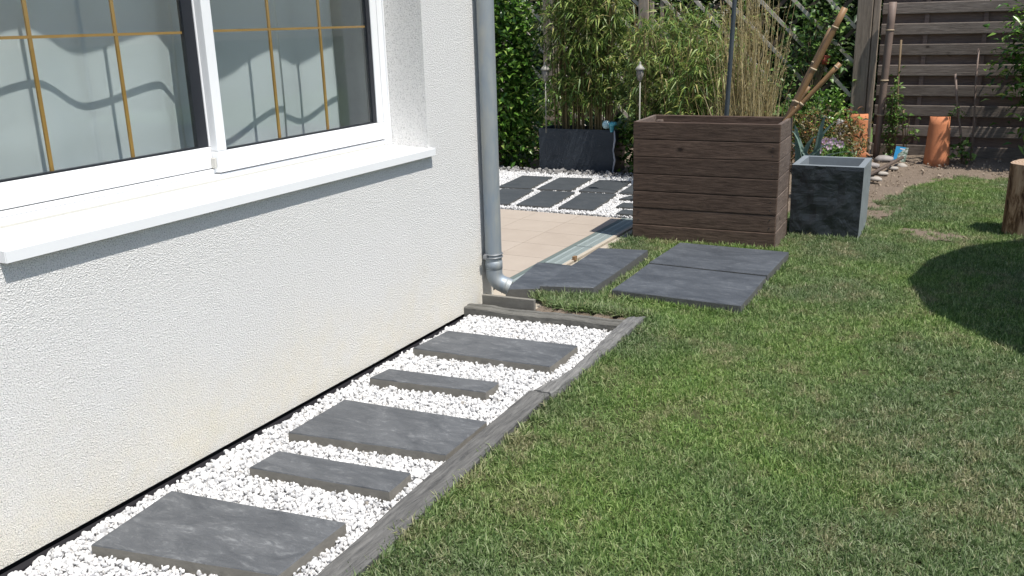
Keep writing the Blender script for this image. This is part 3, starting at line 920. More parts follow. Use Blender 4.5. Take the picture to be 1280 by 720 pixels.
plank([(1.03, -1.5), (0.99, 0.8), (0.965, 1.78), (0.948, 2.11), (0.925, 2.45), (0.915, 2.91), (0.905, 3.285)], [(1.11, -1.5), (1.09, 0.8), (1.065, 1.80), (1.045, 2.31), (1.02, 2.66), (1.01, 2.95), (1.005, 3.30)], 0.052, -0.10, M['edging'], 'long grey edging plank between lawn and pebbles, nearer of the two', 31)
plank([(0.925, 3.292), (0.965, 3.45), (0.965, 3.85), (0.945, 4.10), (0.935, 4.40)], [(1.008, 3.305), (1.03, 3.55), (1.025, 3.85), (1.02, 4.10), (1.015, 4.47)], 0.058, -0.10, M['edging'], 'grey edging plank between lawn and pebbles, farther of the two', 32)
plank([(0.0, 4.325), (0.40, 4.345), (0.93, 4.405)], [(0.0, 4.250), (0.40, 4.262), (0.93, 4.315)], 0.046, -0.10, M['edgingx'], 'grey edging plank closing the far end of the pebble path', 33)
bm = bmesh.new()
box(bm, -0.165, 0.165, -0.013, 0.013, -0.075, 0.042, bevel=0.002)
o = from_bm('upright_board', bm, M['slate_side'], loc=(0.195, 4.432, 0.035)); o.rotation_euler = (0, 0, 0.06)
tag(o, 'short dark grey board on edge below the downspout elbow', 'board')

# ================================================================== TERRACE
TZ = -0.006
ter = tag(flat('terrace', [(-2.6, 4.62), (-0.135, 4.62), (-0.135, 7.06), (-2.6, 7.06)], TZ-0.010, M['grout']), kind='structure')
tm = None
ylines = [4.86, 5.23, 5.605, 5.98, 6.355, 6.73, 7.065]
xlines = [-0.137, -0.51, -0.92, -1.33, -1.74, -2.15, -2.56]
for a, b in zip(ylines, ylines[1:]):
    for x1, x0 in zip(xlines, xlines[1:]):
        x = (x0+x1)/2; y = (a+b)/2; w = x1-x0-0.004; h = b-a-0.004
        key = (round(w, 3), round(h, 3))
        bm = bmesh.new(); box(bm, -w/2, w/2, -h/2, h/2, -0.009, 0.0, bevel=0.0012)
        if 'tc' not in globals(): tc = {}
        if key not in tc:
            me = bpy.data.meshes.new('tile'); bm.to_mesh(me); me.materials.append(M['tile']); tc[key] = me
        bm.free()
        o = bpy.data.objects.new('tile', tc[key]); C.objects.link(o); o.parent = ter; o.location = (x, y, TZ)
tag(flat('terrace_margin', [(-0.30, 4.36), (0.40, 4.44), (0.40, 4.85), (0.12, 5.4), (-0.14, 5.4), (-0.14, 4.60)], -0.034, M['concrete']), kind='structure')
# drain channel
dr = empty('drain_channel', (-0.04, 6.3, TZ), 'pale grey drain channel with grating along the terrace edge', 'drain')
def dbox(nm, x0, x1, ya, yb, z0, z1, mat): 
    o = boxo(nm, x0, x1, ya, yb, z0, z1, mat); o.parent = dr; o.location = Vector(o.location)-Vector((-0.04, 6.3, TZ)); return o
dbox('channel_rim', -0.132, -0.096, 4.95, 7.07, -0.04, TZ+0.002, M['gratedk'])
dbox('channel_rim', 0.045, 0.075, 4.95, 7.07, -0.04, TZ+0.004, M['concrete'])
for a in (4.97, 5.50, 6.03, 6.56):
    dbox('grate', -0.094, 0.043, a, a+0.515, -0.03, TZ+0.001, M['grate'])
    b = bmesh.new()
    for i in range(17):
        for xx in (-0.070, -0.010):
            box(b, xx+0.04, xx+0.045+0.04, -0.01+i*0.03-6.3+a+0.02, i*0.03-6.3+a+0.02-0.003, 0.0015, 0.0022)
    o = from_bm('grate_slot', b, M['gratedk'], dr); o['kind'] = 'stuff'
tag(boxo('concrete_kerb', 0.082, 0.150, 5.35, 7.2, -0.12, -0.014, M['concrete'], None, 0.004), kind='structure')
tag(boxo('kerb_foot', -0.5, 0.0, 4.66, 4.75, -0.12, -0.03, M['concrete'], None, 0.004), kind='structure')
# small brown offcut by the kerb
o = boxo('wood_offcut', 0.060, 0.082, 5.62, 5.66, -0.006, 0.022, M['caned'], None, 0.002)
tag(o, 'tiny brown wood offcut at the corner of the drain channel', 'wood scrap')

# far pebble bed with slabs
FB = [(-3.4, 7.085), (0.14, 7.085), (0.14, 8.98), (-3.4, 8.98)]
tag(flat('pebble_bed', FB, -0.022, M['grit']), kind='structure')
FS = [
 ([(-1.70,7.85),(-1.37,7.88),(-1.27,7.15),(-1.60,7.14)], 'dark slate slab in the far pebble bed, front row beside the downspout'),
 ([(-1.267,7.866),(-0.940,7.90),(-0.853,7.161),(-1.184,7.155)], 'dark slate slab in the far pebble bed, middle of the front row'),
 ([(-0.863,7.901),(-0.527,7.933),(-0.443,7.178),(-0.773,7.168)], 'dark slate slab in the far pebble bed, right end of the front row'),
 ([(-1.87,8.608),(-1.53,8.635),(-1.441,7.942),(-1.79,7.92)], 'dark slate slab in the far pebble bed, back row beside the downspout'),
 ([(-1.441,8.629),(-1.095,8.68),(-1.02,7.978),(-1.37,7.95)], 'dark slate slab in the far pebble bed, middle of the back row'),
 ([(-0.985,8.611),(-0.652,8.65),(-0.575,7.993),(-0.935,7.976)], 'dark slate slab in the far pebble bed, back row below the gap beside the planter'),
 ([(-0.58,8.58),(-0.20,8.60),(-0.14,8.02),(-0.53,8.00)], 'dark slate slab partly hidden behind the wooden planter, farthest back'),
 ([(-0.38,7.90),(0.12,7.92),(0.12,7.74),(-0.42,7.72)], 'narrow slate step in the pebbles, third from the drain'),
 ([(-0.32,7.56),(0.12,7.57),(0.12,7.39),(-0.31,7.37)], 'narrow slate step in the pebbles, second from the drain'),
 ([(-0.21,7.27),(0.12,7.28),(0.12,7.12),(-0.20,7.10)], 'narrow slate step in the pebbles at the end of the drain')]
for i, (q, lab) in enumerate(FS):
    slab('paving_slab', q, -0.03, 0.026, M['slate_far'], lab, 'slate slabs laid in the far pebble bed', 50+i)
    
# ================================================================== PEBBLES
def pebble_protos(k, sub=1):
    out = []
    for i in range(k):
        rr = random.Random(100+i)
        bm = bmesh.new(); bmesh.ops.create_icosphere(bm, subdivisions=sub, radius=1)
        s = (rr.uniform(0.8, 1.35), rr.uniform(0.7, 1.0), rr.uniform(0.5, 0.85))
        cuts = [(Vector((rr.gauss(0,1), rr.gauss(0,1), rr.gauss(0,1))).normalized(), rr.uniform(0.55, 0.8)) for _ in range(5)]
        for v in bm.verts:
            p = v.co.copy()
            for n_, d_ in cuts:
                e_ = p.dot(n_)-d_
                if e_ > 0: p -= n_*e_
            v.co = Vector((p.x*s[0], p.y*s[1], p.z*s[2]))*rr.uniform(0.93, 1.07)
        me = bpy.data.meshes.new('pebble_shape'); bm.to_mesh(me); bm.free(); me.materials.append(M['pebble'])
        out.append(bpy.data.objects.new('pebble_shape', me))
    return out
def sample(x0, x1, y0, y1, dens):
    n = int((x1-x0)*(y1-y0)*dens)
    return np.stack([N.uniform(x0, x1, n), N.uniform(y0, y1, n)], 1)
pp = sample(0.030, 0.985, 0.9, 4.335, 24000)
lim = np.interp(pp[:, 1], [0.9, 1.78, 2.11, 2.45, 2.91, 3.285, 3.29, 3.45, 3.85, 4.1, 4.4], [0.985, .965, .948, .925, .915, .905, .925, .965, .965, .945, .935])
ok = (pp[:, 0] < lim-0.003) & (pp[:, 0] > 0.040+0.012*np.sin(pp[:, 1]*31)+0.006*np.sin(pp[:, 1]*77)) & (pp[:, 1] < 4.245+pp[:, 0]*0.07)
for q, _ in SL: ok &= ~inside(pp, grow(q, 0.001))
pp = pp[ok]
nz = N.uniform(-0.024, 0.007, len(pp))
edge = np.clip((pp[:, 0]-0.035)/0.05, 0, 1)
nz = nz-0.010*(1-edge)
sz = N.lognormal(math.log(0.0068), 0.34, len(pp)).clip(0.0032, 0.0140)
scatter('path_pebbles', np.column_stack([pp, nz]), N.uniform(0, 6.28, (len(pp), 3)), sz, pebble_protos(8, 2), 'bright white crushed pebbles filling the path along the house', 'pebbles')
pp = sample(-2.9, 0.13, 7.095, 9.0, 15000)
ok = np.ones(len(pp), bool)
for q, _ in FS: ok &= ~inside(pp, grow(q, -0.004))
pp = pp[ok]
ok = (pp[:, 0]-0.2) < -(pp[:, 1]-6.38)*0.10
nz = N.uniform(-0.020, 0.007, len(pp))
scatter('far_pebbles', np.column_stack([pp, nz]), N.uniform(0, 6.28, (len(pp), 3)), N.uniform(0.007, 0.013, len(pp)), pebble_protos(6, 1), 'white pebbles around the slabs beyond the terrace', 'pebbles')
# grey pebbles along the back of the bed
def pebm(c0, c1, nm):
    k = Mat(nm, 0.85, 0.2); oi = k.node('ShaderNodeObjectInfo'); k.base(k.mix(oi.outputs['Random'], c0, c1)); return k.m
prg = pebble_protos(5, 1)
mg = pebm((0.12, 0.115, 0.11), (0.36, 0.35, 0.34), 'grey_pebble')
for p in prg: p.data.materials[0] = mg
pp = sample(-2.9, 0.10, 8.90, 9.14, 900)
scatter('grey_pebbles', np.column_stack([pp, N.uniform(-0.01, 0.02, len(pp))]), N.uniform(0, 6.28, (len(pp), 3)), N.uniform(0.012, 0.03, len(pp)), prg, 'grey cobbles edging the back of the far pebble bed', 'cobbles')

# ================================================================== BIG WOODEN PLANTER
wp = empty('wooden_planter', (0.216, 6.385, GZ), 'tall dark brown wooden planter box of seven horizontal boards per side', 'planter', rz=0.045)
W, Dp, Hb, nb, th = 1.055, 0.52, 0.1277, 7, 0.028
def board(nm, x0, x1, y0, y1, z0, z1, mat, tilt=0):
    rr = random.Random(int(x0*1000)+int(y0*777)+int(z0*9999))
    bm = bmesh.new()
    cx, cy, cz = (x0+x1)/2, (y0+y1)/2, (z0+z1)/2
    box(bm, x0-cx, x1-cx, y0-cy, y1-cy, z0-cz, z1-cz, bevel=0.006)
    o = from_bm(nm, bm, mat, wp, loc=(cx+rr.uniform(-.0015, .0015), cy+rr.uniform(-.002, .002), cz)); return o
for i in range(nb):
    z0 = i*Hb+0.0005; z1 = (i+1)*Hb-0.0015
    board('board', 0, W, 0, th, z0, z1, M['planter'])
    board('board', 0.0, W, Dp-th, Dp, z0, z1, M['planter'])
    board('board', W-th, W-0.001, th+0.001, Dp-th-0.001, z0, z1, M['planter_y'])
    board('board', 0.001, th, th+0.001, Dp-th-0.001, z0, z1, M['planter_y'])
for (a, b) in ((th+.002, th+.002), (W-th-.052, th+.002), (th+.002, Dp-th-.052), (W-th-.052, Dp-th-.052)):
    board('corner_post', a+.004, a+0.054, b+.004, b+0.054, 0.63, nb*Hb-0.035 if b > .1 or a > .2 else nb*Hb-0.03, M['planter_y'])
boxo('potting_soil', th+.006, W-th-.006, th+.006, Dp-th-.006, 0.05, 0.62, M['soil'], wp)
bm = bmesh.new()
for q in ((th+.002, W-th-.002, th+.0015, th+.004), (th+.002, W-th-.002, Dp-th-.004, Dp-th-.0015), (th+.0015, th+.004, th+.005, Dp-th-.005), (W-th-.004, W-th-.0015, th+.005, Dp-th-.005)):
    box(bm, *q, 0.01, nb*Hb-0.06)
from_bm('liner', bm, M['dark'], wp)
# screws on the front boards
b = bmesh.new()
for i in range(nb):
    for x in (0.045, W-0.045):
        for dz in (0.035, 0.092):
            tube(b, [(x, -0.0015, i*Hb+dz), (x, 0.004, i*Hb+dz)], 0.004, 8)
o = from_bm('screw_heads', b, M['gasket_and_reflection'], wp); o['kind'] = 'stuff'

# ================================================================== CUBE POT
cp = empty('square_pot', (1.262, 6.93, GZ), 'empty black slate-look square pot beside the wooden planter', 'pot', rz=0.02)
Wc, Dc, Hc, tc_ = 0.505, 0.50, 0.545, 0.045
def tapered(bm, x0, x1, y0, y1, z0, z1, tp):
    c = [(x0+tp, y0+tp), (x1-tp, y0+tp), (x1-tp, y1-tp), (x0+tp, y1-tp)]; t = [(x0, y0), (x1, y0), (x1, y1), (x0, y1)]
    return [bm.verts.new((x, y, z0)) for x, y in c], [bm.verts.new((x, y, z1)) for x, y in t]
bm = bmesh.new()
NX = 14
# outer shell subdivided and riven
lo, hi = tapered(bm, 0, Wc, 0, Dc, 0.0, Hc-0.002, 0.006)
for i in range(4): bm.faces.new((lo[i], lo[(i+1) % 4], hi[(i+1) % 4], hi[i]))
bmesh.ops.subdivide_edges(bm, edges=bm.edges[:], cuts=20, use_grid_fill=True)
import mathutils.noise as mn
for v in bm.verts:
    if v.co.z < Hc-0.02 and v.co.z > 0.01:
        n_ = mn.fractal(v.co*7.0, 1.0, 2.0, 3)*0.010
        if abs(v.co.y-0) < 0.02 : v.co.y += n_
        elif abs(v.co.x-Wc) < 0.02: v.co.x += n_*0.4
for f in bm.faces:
    if f.normal.x > 0.8 or f.normal.x < -0.8: f.material_index = 1  # sides take the paler grey: sunlight put into the colour
from_bm('shell', bm, [M['cube'], M['cube_rim_lit_side']], cp, smooth=False)
bm = bmesh.new()
o_ = [(0, 0), (Wc, 0), (Wc, Dc), (0, Dc)]; i_ = [(tc_, tc_), (Wc-tc_, tc_), (Wc-tc_, Dc-tc_), (tc_, Dc-tc_)]
a = [bm.verts.new((x, y, Hc)) for x, y in o_]; b = [bm.verts.new((x, y, Hc)) for x, y in i_]
c = [bm.verts.new((x, y, Hc-0.006)) for x, y in o_]
d = [bm.verts.new((x+(0.02 if x < .2 else -.02), y+(0.02 if y < .2 else -.02), 0.18)) for x, y in i_]
for i in range(4):
    j = (i+1) % 4
    bm.faces.new((a[i], a[j], b[j], b[i])); bm.faces.new((c[i], c[j], a[j], a[i])); bm.faces.new((b[i], b[j], d[j], d[i]))
bm.faces.new(d)
from_bm('rim', bm, M['cube_rim_lit_side'], cp)

# ================================================================== BACK PLANTER
bp = empty('long_planter', (-1.945, 9.17, GZ), 'long anthracite planter box holding the bamboo at the back of the pebble bed', 'planter', rz=0.045)
bm = bmesh.new(); Wb, Db, Hb2 = 0.885, 0.36, 0.475
box(bm, 0, Wb, 0, 0.02, 0, Hb2, bevel=.002); box(bm, 0, Wb, Db-.02, Db, 0, Hb2, bevel=.002)
box(bm, 0.0, 0.02, 0.021, Db-.021, 0, Hb2, bevel=.002); box(bm, Wb-.02, Wb, 0.021, Db-.021, 0, Hb2, bevel=.002)
from_bm('box_shell', bm, M['pot_dark'], bp)
boxo('potting_soil', .021, Wb-.021, .021, Db-.021, 0.05, Hb2-0.05, M['soil'], bp)
# pale strap hanging at its right end
tag(tubeo('hanging_strap', [(-1.045, 9.17, .46), (-1.035, 9.16, .36), (-1.05, 9.15, .25), (-1.03, 9.15, .15), (-1.055, 9.15, .03), (-1.04, 9.14, -0.01)], [.006, .012, .007, .012, .006, .010], M['tape'], None, 6), 'pale twisted strap hanging at the right end of the long planter', 'strap')
# turquoise watering ornament
to = empty('watering_ornament', (-1.12, 9.24, 0.44), 'turquoise and white glass watering ornament on the corner of the long planter', 'ornament')
lathe('bulb', [(0.0, 0.035), (0.03, 0.042), (0.045, 0.07), (0.043, 0.095), (0.028, 0.118), (0.0, 0.125)], M['turqpale'], to, 16, (-0.03, -0.04, 0))
lathe('neck', [(0.018, 0.0), (0.022, 0.03), (0.030, 0.06), (0.03, 0.09), (0.012, 0.11), (0.0, 0.112)], M['turq'], to, 14, (0.03, -0.03, 0.0))
tubeo('snout', [(0.0, -0.03, 0.075), (0.05, -0.045, 0.085), (0.085, -0.05, 0.10)], [0.03, 0.025, 0.016], M['turq'], to, 12)
lathe('spike', [(0.012, -0.05), (0.012, 0.035)], M['turq'], to, 10)

# ================================================================== LANTERNS
def lantern(x, y, ztop, zbot, label, q=1.0):
    l = empty('garden_lantern', (x, y, zbot), label, 'lantern', 'garden lanterns on thin poles')
    H = ztop-zbot
    P_ = lambda pr: [(r*q, H+dz*q) for r, dz in pr]
    tubeo('pole', [(0, 0, 0), (0.002, 0, H-0.24*q)], 0.006, M['lampwhite'], l, 8)
    lathe('lamp_glass', P_([(0.0, -0.245), (0.022, -0.24), (0.040, -0.17), (0.040, -0.115), (0.034, -0.10)]), M['lampglass'], l, 8)
    lathe('cap', P_([(0.058, -0.105), (0.062, -0.098), (0.045, -0.075), (0.022, -0.052), (0.012, -0.03), (0.014, -0.02), (0.006, -0.008), (0.0, 0)]), M['lampwhite'], l, 16)
    for k in range(4):
        a = math.pi/4+k*math.pi/2
        tubeo('cage_bar', [(r*q*math.cos(a), r*q*math.sin(a), H+dz*q) for r, dz in ((.024, -.24), (.045, -.165), (.044, -.10))], 0.003, M['lampwhite'], l, 5)
    return l
lantern(-1.83, 9.12, 1.185, 0.42, 'pale capped garden lantern on a thin pole above the long planter', 0.86)
lantern(-0.333, 8.0, 1.235, -0.03, 'pale capped garden lantern rising behind the left end of the wooden planter', 0.72)

# grey pole
tag(tubeo('metal_pole', [(0.606, 7.45, -0.03), (0.617, 7.45, 0.827), (0.648, 7.45, 1.721), (0.66, 7.45, 2.1)], [0.019, 0.019, 0.017, 0.017], M['polegrey'], None, 12), 'slightly leaning grey pole among the dry grass behind the wooden planter', 'pole')

# ================================================================== BAMBOO CANES
def cane(p0, p1, r, mat, label, nodes, bend=0.0, group='bamboo canes leaning by the planters'):
    c = empty('bamboo_cane', p0, label, 'bamboo cane', group)
    v = Vector(p1)-Vector(p0)
    side = Vector((0, 0, 1)).cross(v).normalized()
    pts = [v*t + Vector((0, 0, bend*math.sin(math.pi*t))) for t in [i/8 for i in range(9)]]
    tubeo('cane', pts, [r*(0.85+0.15*t/8) for t in range(9)], mat, c, 12)
    for t in nodes:
        q = v*t + Vector((0, 0, bend*math.sin(math.pi*t))); dd = v.normalized()*0.005
        b = bmesh.new(); tube(b, [-dd*1.6, -dd*0.5, dd*0.5, dd*1.6], [r*0.9, r*1.14, r*1.14, r*0.9], 12)
        from_bm('cane_node', b, M['canenode'], c, loc=q)
    return c
cane((1.16, 6.86, 0.72), (1.562, 6.90, 1.635), 0.022, M['cane'], 'thick tan bamboo cane leaning highest out of the wooden planter', (0.3, 0.55, 0.86))
cane((1.14, 6.89, 0.72), (1.475, 6.93, 1.50), 0.017, M['caned'], 'thinner dark bamboo cane tucked under the highest leaning cane', (0.35, 0.7))
cane((1.12, 6.84, 0.75), (1.556, 6.90, 1.26), 0.018, M['cane'], 'lower tan bamboo cane leaning outward from the planter corner', (0.45, 0.95))
cane((1.15, 6.84, 0.74), (1.36, 6.88, 1.10), 0.012, M['caned'], 'shortest thin bamboo cane between the leaning ones', (0.6,))
cane((1.374, 11.08, -0.03), (1.414, 11.10, 1.70), 0.042, M['caneg'], 'thick grey bamboo pole standing against the fence post', (0.30, 0.52, 0.83), group=None)
for p0, p1, r, lab in (((1.563, 11.1, 0), (1.526, 11.15, 1.3), .011, 'thin brown cane by the climbing plant at the fence'),
                    ((1.668, 10.95, 0), (1.631, 10.97, .56), .009, 'short thin cane behind the blue plant card'),
                    ((2.271, 10.9, 0), (2.109, 10.93, .95), .012, 'crooked grey stick leaning left of the tallest fence cane'),
                    ((2.345, 11.0, 0), (2.299, 11.1, 1.2), .010, 'thin tall cane right of the crooked grey stick')):
    v = Vector(p1)-Vector(p0)
    o = tubeo('plant_stake', [p0, tuple(Vector(p0)+v*.35+Vector((.008, 0, 0))), tuple(Vector(p0)+v*.7+Vector((-.006, 0, 0))), p1], r, M['stemb'] if 'grey' not in lab else M['caneg'], None, 8)
    tag(o, lab, 'stake', 'thin stakes in the bed by the fence')

# ================================================================== FENCE & TRELLIS
FY = 11.30
fe = empty('board_fence', (1.29, FY, 0), 'grey weathered fence of staggered horizontal boards behind the bare bed', 'fence')
zs = [0.02+0.2215*i for i in range(10)]
for sx, ex in ((1.29, 3.27), (3.36, 5.3)):
    for i, z in enumerate(zs):
        rr = random.Random(i)
        boxo('board', sx-1.29, ex-1.29, -0.01, 0.012, z-0.0, z+0.120, M['fence'], fe, 0.008).rotation_euler = (0, rr.uniform(-.0015, .0015), 0)
        if i < 9: boxo('board', sx-1.29, ex-1.29, 0.052, 0.070, z+0.100, z+0.242, M['fenceback'], fe, 0.002)
for x in (0.44, 1.02, 1.62, 2.4, 3.0, 3.6):
    boxo('batten', x, x+0.045, 0.014, 0.050, 0.0, 2.12, M['fenceback'], fe)
boxo('post', 1.985, 2.065, -0.02, 0.07, -0.05, 2.2, M['post'], fe, 0.004)
# trellis
tr = empty('trellis', (0, 11.2, 0), 'wooden trellis with square posts and crossed diagonal laths behind the bamboo', 'trellis')
for x0, x1 in ((-2.845, -2.70), (-1.525, -1.40), (1.045, 1.205)):
    boxo('post', x0, x1, -0.05, 0.09, -0.05, 2.3, M['post'], tr, 0.006)
for x0, x1 in ((-2.69, -2.64), (-1.39, -1.345), (1.216, 1.28)):
    boxo('post_trim', x0, x1, -0.02, 0.05, -0.05, 2.3, M['post'], tr, 0.004)
for x in (-1.26, -3.5): boxo('post_trim', x, x+0.035, 0.0, 0.04, 0.3, 2.3, M['post'], tr, 0.003)
boxo('rail', -4.5, 1.04, 0.02, 0.05, 2.1, 2.16, M['post'], tr)
boxo('rail', -4.5, 1.04, 0.02, 0.05, 0.12, 0.18, M['post'], tr)
Lz0, Lz1, XA, XB = 0.18, 2.12, -4.4, 1.04
def lath(c, sgn, y):
    # line x = c - sgn*z : endpoints clipped to panel
    pts = []
    za, zb = Lz0, Lz1
    def X(z): return c - sgn*z
    # clip in x
    lo, hi = sorted((X(za), X(zb)))
    if hi < XA or lo > XB: return
    z_a, z_b = za, zb
    if sgn > 0:
        z_a = max(za, c-XB); z_b = min(zb, c-XA)
    else:
        z_a = max(za, XA-c); z_b = min(zb, XB-c)
    if z_b-z_a < 0.1: return
    p0 = Vector((X(z_a), y, z_a)); p1 = Vector((X(z_b), y, z_b))
    L = (p1-p0).length
    b = bmesh.new(); box(b, -L/2, L/2, -0.006, 0.006, -0.020, 0.020)
    o = from_bm('lath', b, M['lattice_lit'] if sgn > 0 else M['lattice_shaded'], tr, loc=(p0+p1)/2)
    d_ = (p1-p0).normalized(); o.rotation_euler = (0, -math.atan2(d_.z, d_.x), 0)
k = 0
c = -3.9
while c < 3.3:
    lath(c, 1, 0.0); c += 0.375
c = -6.4
while c < 1.2:
    lath(c, -1, 0.014); c += 0.375

# ================================================================== TERRACOTTA RIDGE TILES
def halfpipe(loc, r0, r1, H, lab, rz=0.0, tilt=(0, 0)):
    b = bmesh.new(); n = 16; rings = []
    for k in range(7):
        z = H*k/6; r = r0+(r1-r0)*k/6
        ro = []; ri = []
        for i in range(n+1):
            a = math.radians(-185+190*i/n)
            ro.append(b.verts.new((r*math.cos(a), r*math.sin(a)*0.8, z))); ri.append(b.verts.new(((r-.016)*math.cos(a), (r-.016)*math.sin(a)*0.8, z)))
        rings.append((ro, ri))
    for (o0, i0), (o1, i1) in zip(rings, rings[1:]):
        for j in range(n):
            for a_, b_ in ((o0, o1), (i1, i0)):
                f = b.faces.new((a_[j], a_[j+1], b_[j+1], b_[j])); f.smooth = True
        for j in (0, n): b.faces.new((o0[j], o1[j], i1[j], i0[j]))
    for (o0, i0) in (rings[0], rings[-1]):
        for j in range(n): b.faces.new((o0[j], o0[j+1], i0[j+1], i0[j]))
    bmesh.ops.recalc_face_normals(b, faces=b.faces)
    bmesh.ops.bisect_plane(b, geom=b.verts[:]+b.edges[:]+b.faces[:], plane_co=(0, 0, -5), plane_no=(0, 0, 1))
    o = from_bm('terracotta_tile', b, M['terracotta'], loc=loc)
    o.rotation_euler = (tilt[0], tilt[1], rz)
    return tag(o, lab, 'terracotta tile', 'curved terracotta tiles standing on end')
halfpipe((2.02, 10.78, -0.02), 0.132, 0.100, 0.535, 'curved terracotta tile standing on bare soil against the board fence', 0.05, (-0.06, -0.01))
halfpipe((1.17, 10.98, -0.02), 0.115, 0.100, 0.53, 'curved terracotta tile standing in front of the trellis post behind red leaves', 0.0, (-0.03, 0.0))

# ================================================================== STUMP
st = empty('tree_stump', (2.90, 7.60, GZ), 'upright sawn log seat with pale cut top at the right of the lawn', 'log')
b = bmesh.new(); rings = []; n = 40
rr = random.Random(9)
ph = [rr.uniform(0, 6.28) for _ in range(4)]
def rad(a, z): return (0.212-0.006*z/0.54)*(1+0.04*math.sin(3*a+ph[0])+0.03*math.sin(5*a+ph[1]+z)+0.015*math.sin(11*a+ph[2]))
for k in range(9):
    z = 0.535*k/8
    rings.append([b.verts.new((rad(2*math.pi*i/n, z)*math.cos(2*math.pi*i/n), rad(2*math.pi*i/n, z)*math.sin(2*math.pi*i/n), z)) for i in range(n)])
for r0, r1 in zip(rings, rings[1:]):
    for j in range(n):
        f = b.faces.new((r0[j], r0[(j+1) % n], r1[(j+1) % n], r1[j])); f.smooth = True
from_bm('bark', b, M['bark'], st)
b = bmesh.new()
cc = b.verts.new((0, 0, 0.540)); rg = [b.verts.new((rad(2*math.pi*i/n, .55)*math.cos(2*math.pi*i/n)*1.0, rad(2*math.pi*i/n, .55)*math.sin(2*math.pi*i/n), 0.536)) for i in range(n)]
for i in range(n): b.faces.new((cc, rg[i], rg[(i+1) % n]))
from_bm('cut_face', b, M['cut'], st)

# ================================================================== SMALL THINGS IN THE BED
pc = empty('plant_card', (1.655, 10.80, 0.0), 'blue and white printed plant card leaning in the soil by the fence', 'plant card', rz=-0.1)
bm = bmesh.new(); box(bm, -0.065, 0.065, -0.0015, 0.0015, -0.095, 0.095)
o = from_bm('card_face', bm, M['card'], pc, loc=(0, 0, 0.085)); o.rotation_euler = (-0.25, 0.12, 0)
bm = bmesh.new()
box(bm, -0.062, -0.028, -0.0028, -0.0018, -0.06, 0.02); 
o2 = from_bm('card_stripe', bm, M['cardblue'], pc, loc=(0, 0, 0.085)); o2.rotation_euler = (-0.25, 0.12, 0)
bm = bmesh.new()
box(bm, -0.055, -0.036, -0.0038, -0.0030, -0.088, -0.068); box(bm, -0.02, 0.03, -0.0038, -0.0030, 0.066, 0.078)
o2 = from_bm('card_print', bm, M['cardwhite'], pc, loc=(0, 0, 0.085)); o2.rotation_euler = (-0.25, 0.12, 0)
def stone(x, y, z, r, flatn, mat, lab, grp, seed, rot=0):
    bm = bmesh.new(); bmesh.ops.create_icosphere(bm, subdivisions=2, radius=r)
    for v in bm.verts:
        n_ = 1+mn.noise(v.co/r*1.3+Vector((seed*3.1, 0, 0)))*0.35
        v.co = Vector((v.co.x*1.45*n_, v.co.y*n_, v.co.z*flatn*n_))
    o = from_bm('stone', bm, mat, loc=(x, y, z), smooth=True); o.rotation_euler = (0, 0, rot)
    return tag(o, lab, 'stone', grp)
G = 'pale stones along the edge of the bare bed'
stone(1.555, 9.62, 0.01, .045, .55, M['stonew'], 'pale flat stone in the bed, nearest to the square pot', G, 1)
stone(1.575, 9.98, 0.01, .042, .5, M['stonew'], 'pale stone in the bed just beyond the nearest one', G, 2, .3)
stone(1.64, 10.30, 0.02, .040, .55, M['stonew'], 'pale stone by the right end of the broken brown lath', G, 3)
stone(1.70, 10.48, 0.02, .045, .7, M['stonew'], 'rounded pale stone just below the blue plant card', G, 4)
stone(1.42, 10.35, 0.03, .055, .6, M['rock'], 'grey stone behind the pot at the foot of the bamboo pole', G, 5)
stone(1.50, 10.72, 0.05, .075, .5, M['rock'], 'largest grey-brown stone, between the bamboo pole and the plant card', G, 6, .2)
stone(2.715, 9.75, -0.02, .06, .35, M['stonew'], 'flat white stone behind the log seat', None, 7)
o = tubeo('broken_lath', [(1.47, 9.75, 0.02), (1.70, 10.55, 0.10)], 0.02, M['planter_y'], None, 5)
tag(o, 'broken brown lath lying across stones beside the pot', 'wood piece')
# weathered pale rock / driftwood
bm = bmesh.new(); bmesh.ops.create_icosphere(bm, subdivisions=3, radius=0.12)
for v in bm.verts:
    v.co = Vector((v.co.x*0.7, v.co.y*.6, v.co.z*2.0))*(1+mn.fractal(v.co*12, 1, 2, 3)*0.25)
    v.co.x += v.co.z*-0.25
o = from_bm('driftwood', bm, M['rock'], loc=(1.10, 10.6, 0.24)); tag(o, 'pale grey upright piece of driftwood among the reddish plants', 'driftwood')
# pots hanging beyond
for (x, y, z, lab) in ((0.012, 11.12, 0.74, 'small faded red pot with a white rim on the trellis'), (0.742, 11.12, 1.10, 'small bright red pot high on the trellis')):
    p = empty('hanging_pot', (x, y, z), lab, 'pot', 'small pots on the trellis')
    lathe('pot_body', [(0.0, -0.055), (0.045, -0.055), (0.062, 0.03), (0.055, 0.03), (0.0, -0.02)], M['redplastic'], p, 14)
    lathe('pot_rim', [(0.063, 0.028), (0.069, 0.030), (0.069, 0.048), (0.058, 0.048), (0.056, 0.032)], M['stonew'] if x < .1 else M['redplastic'], p, 14)

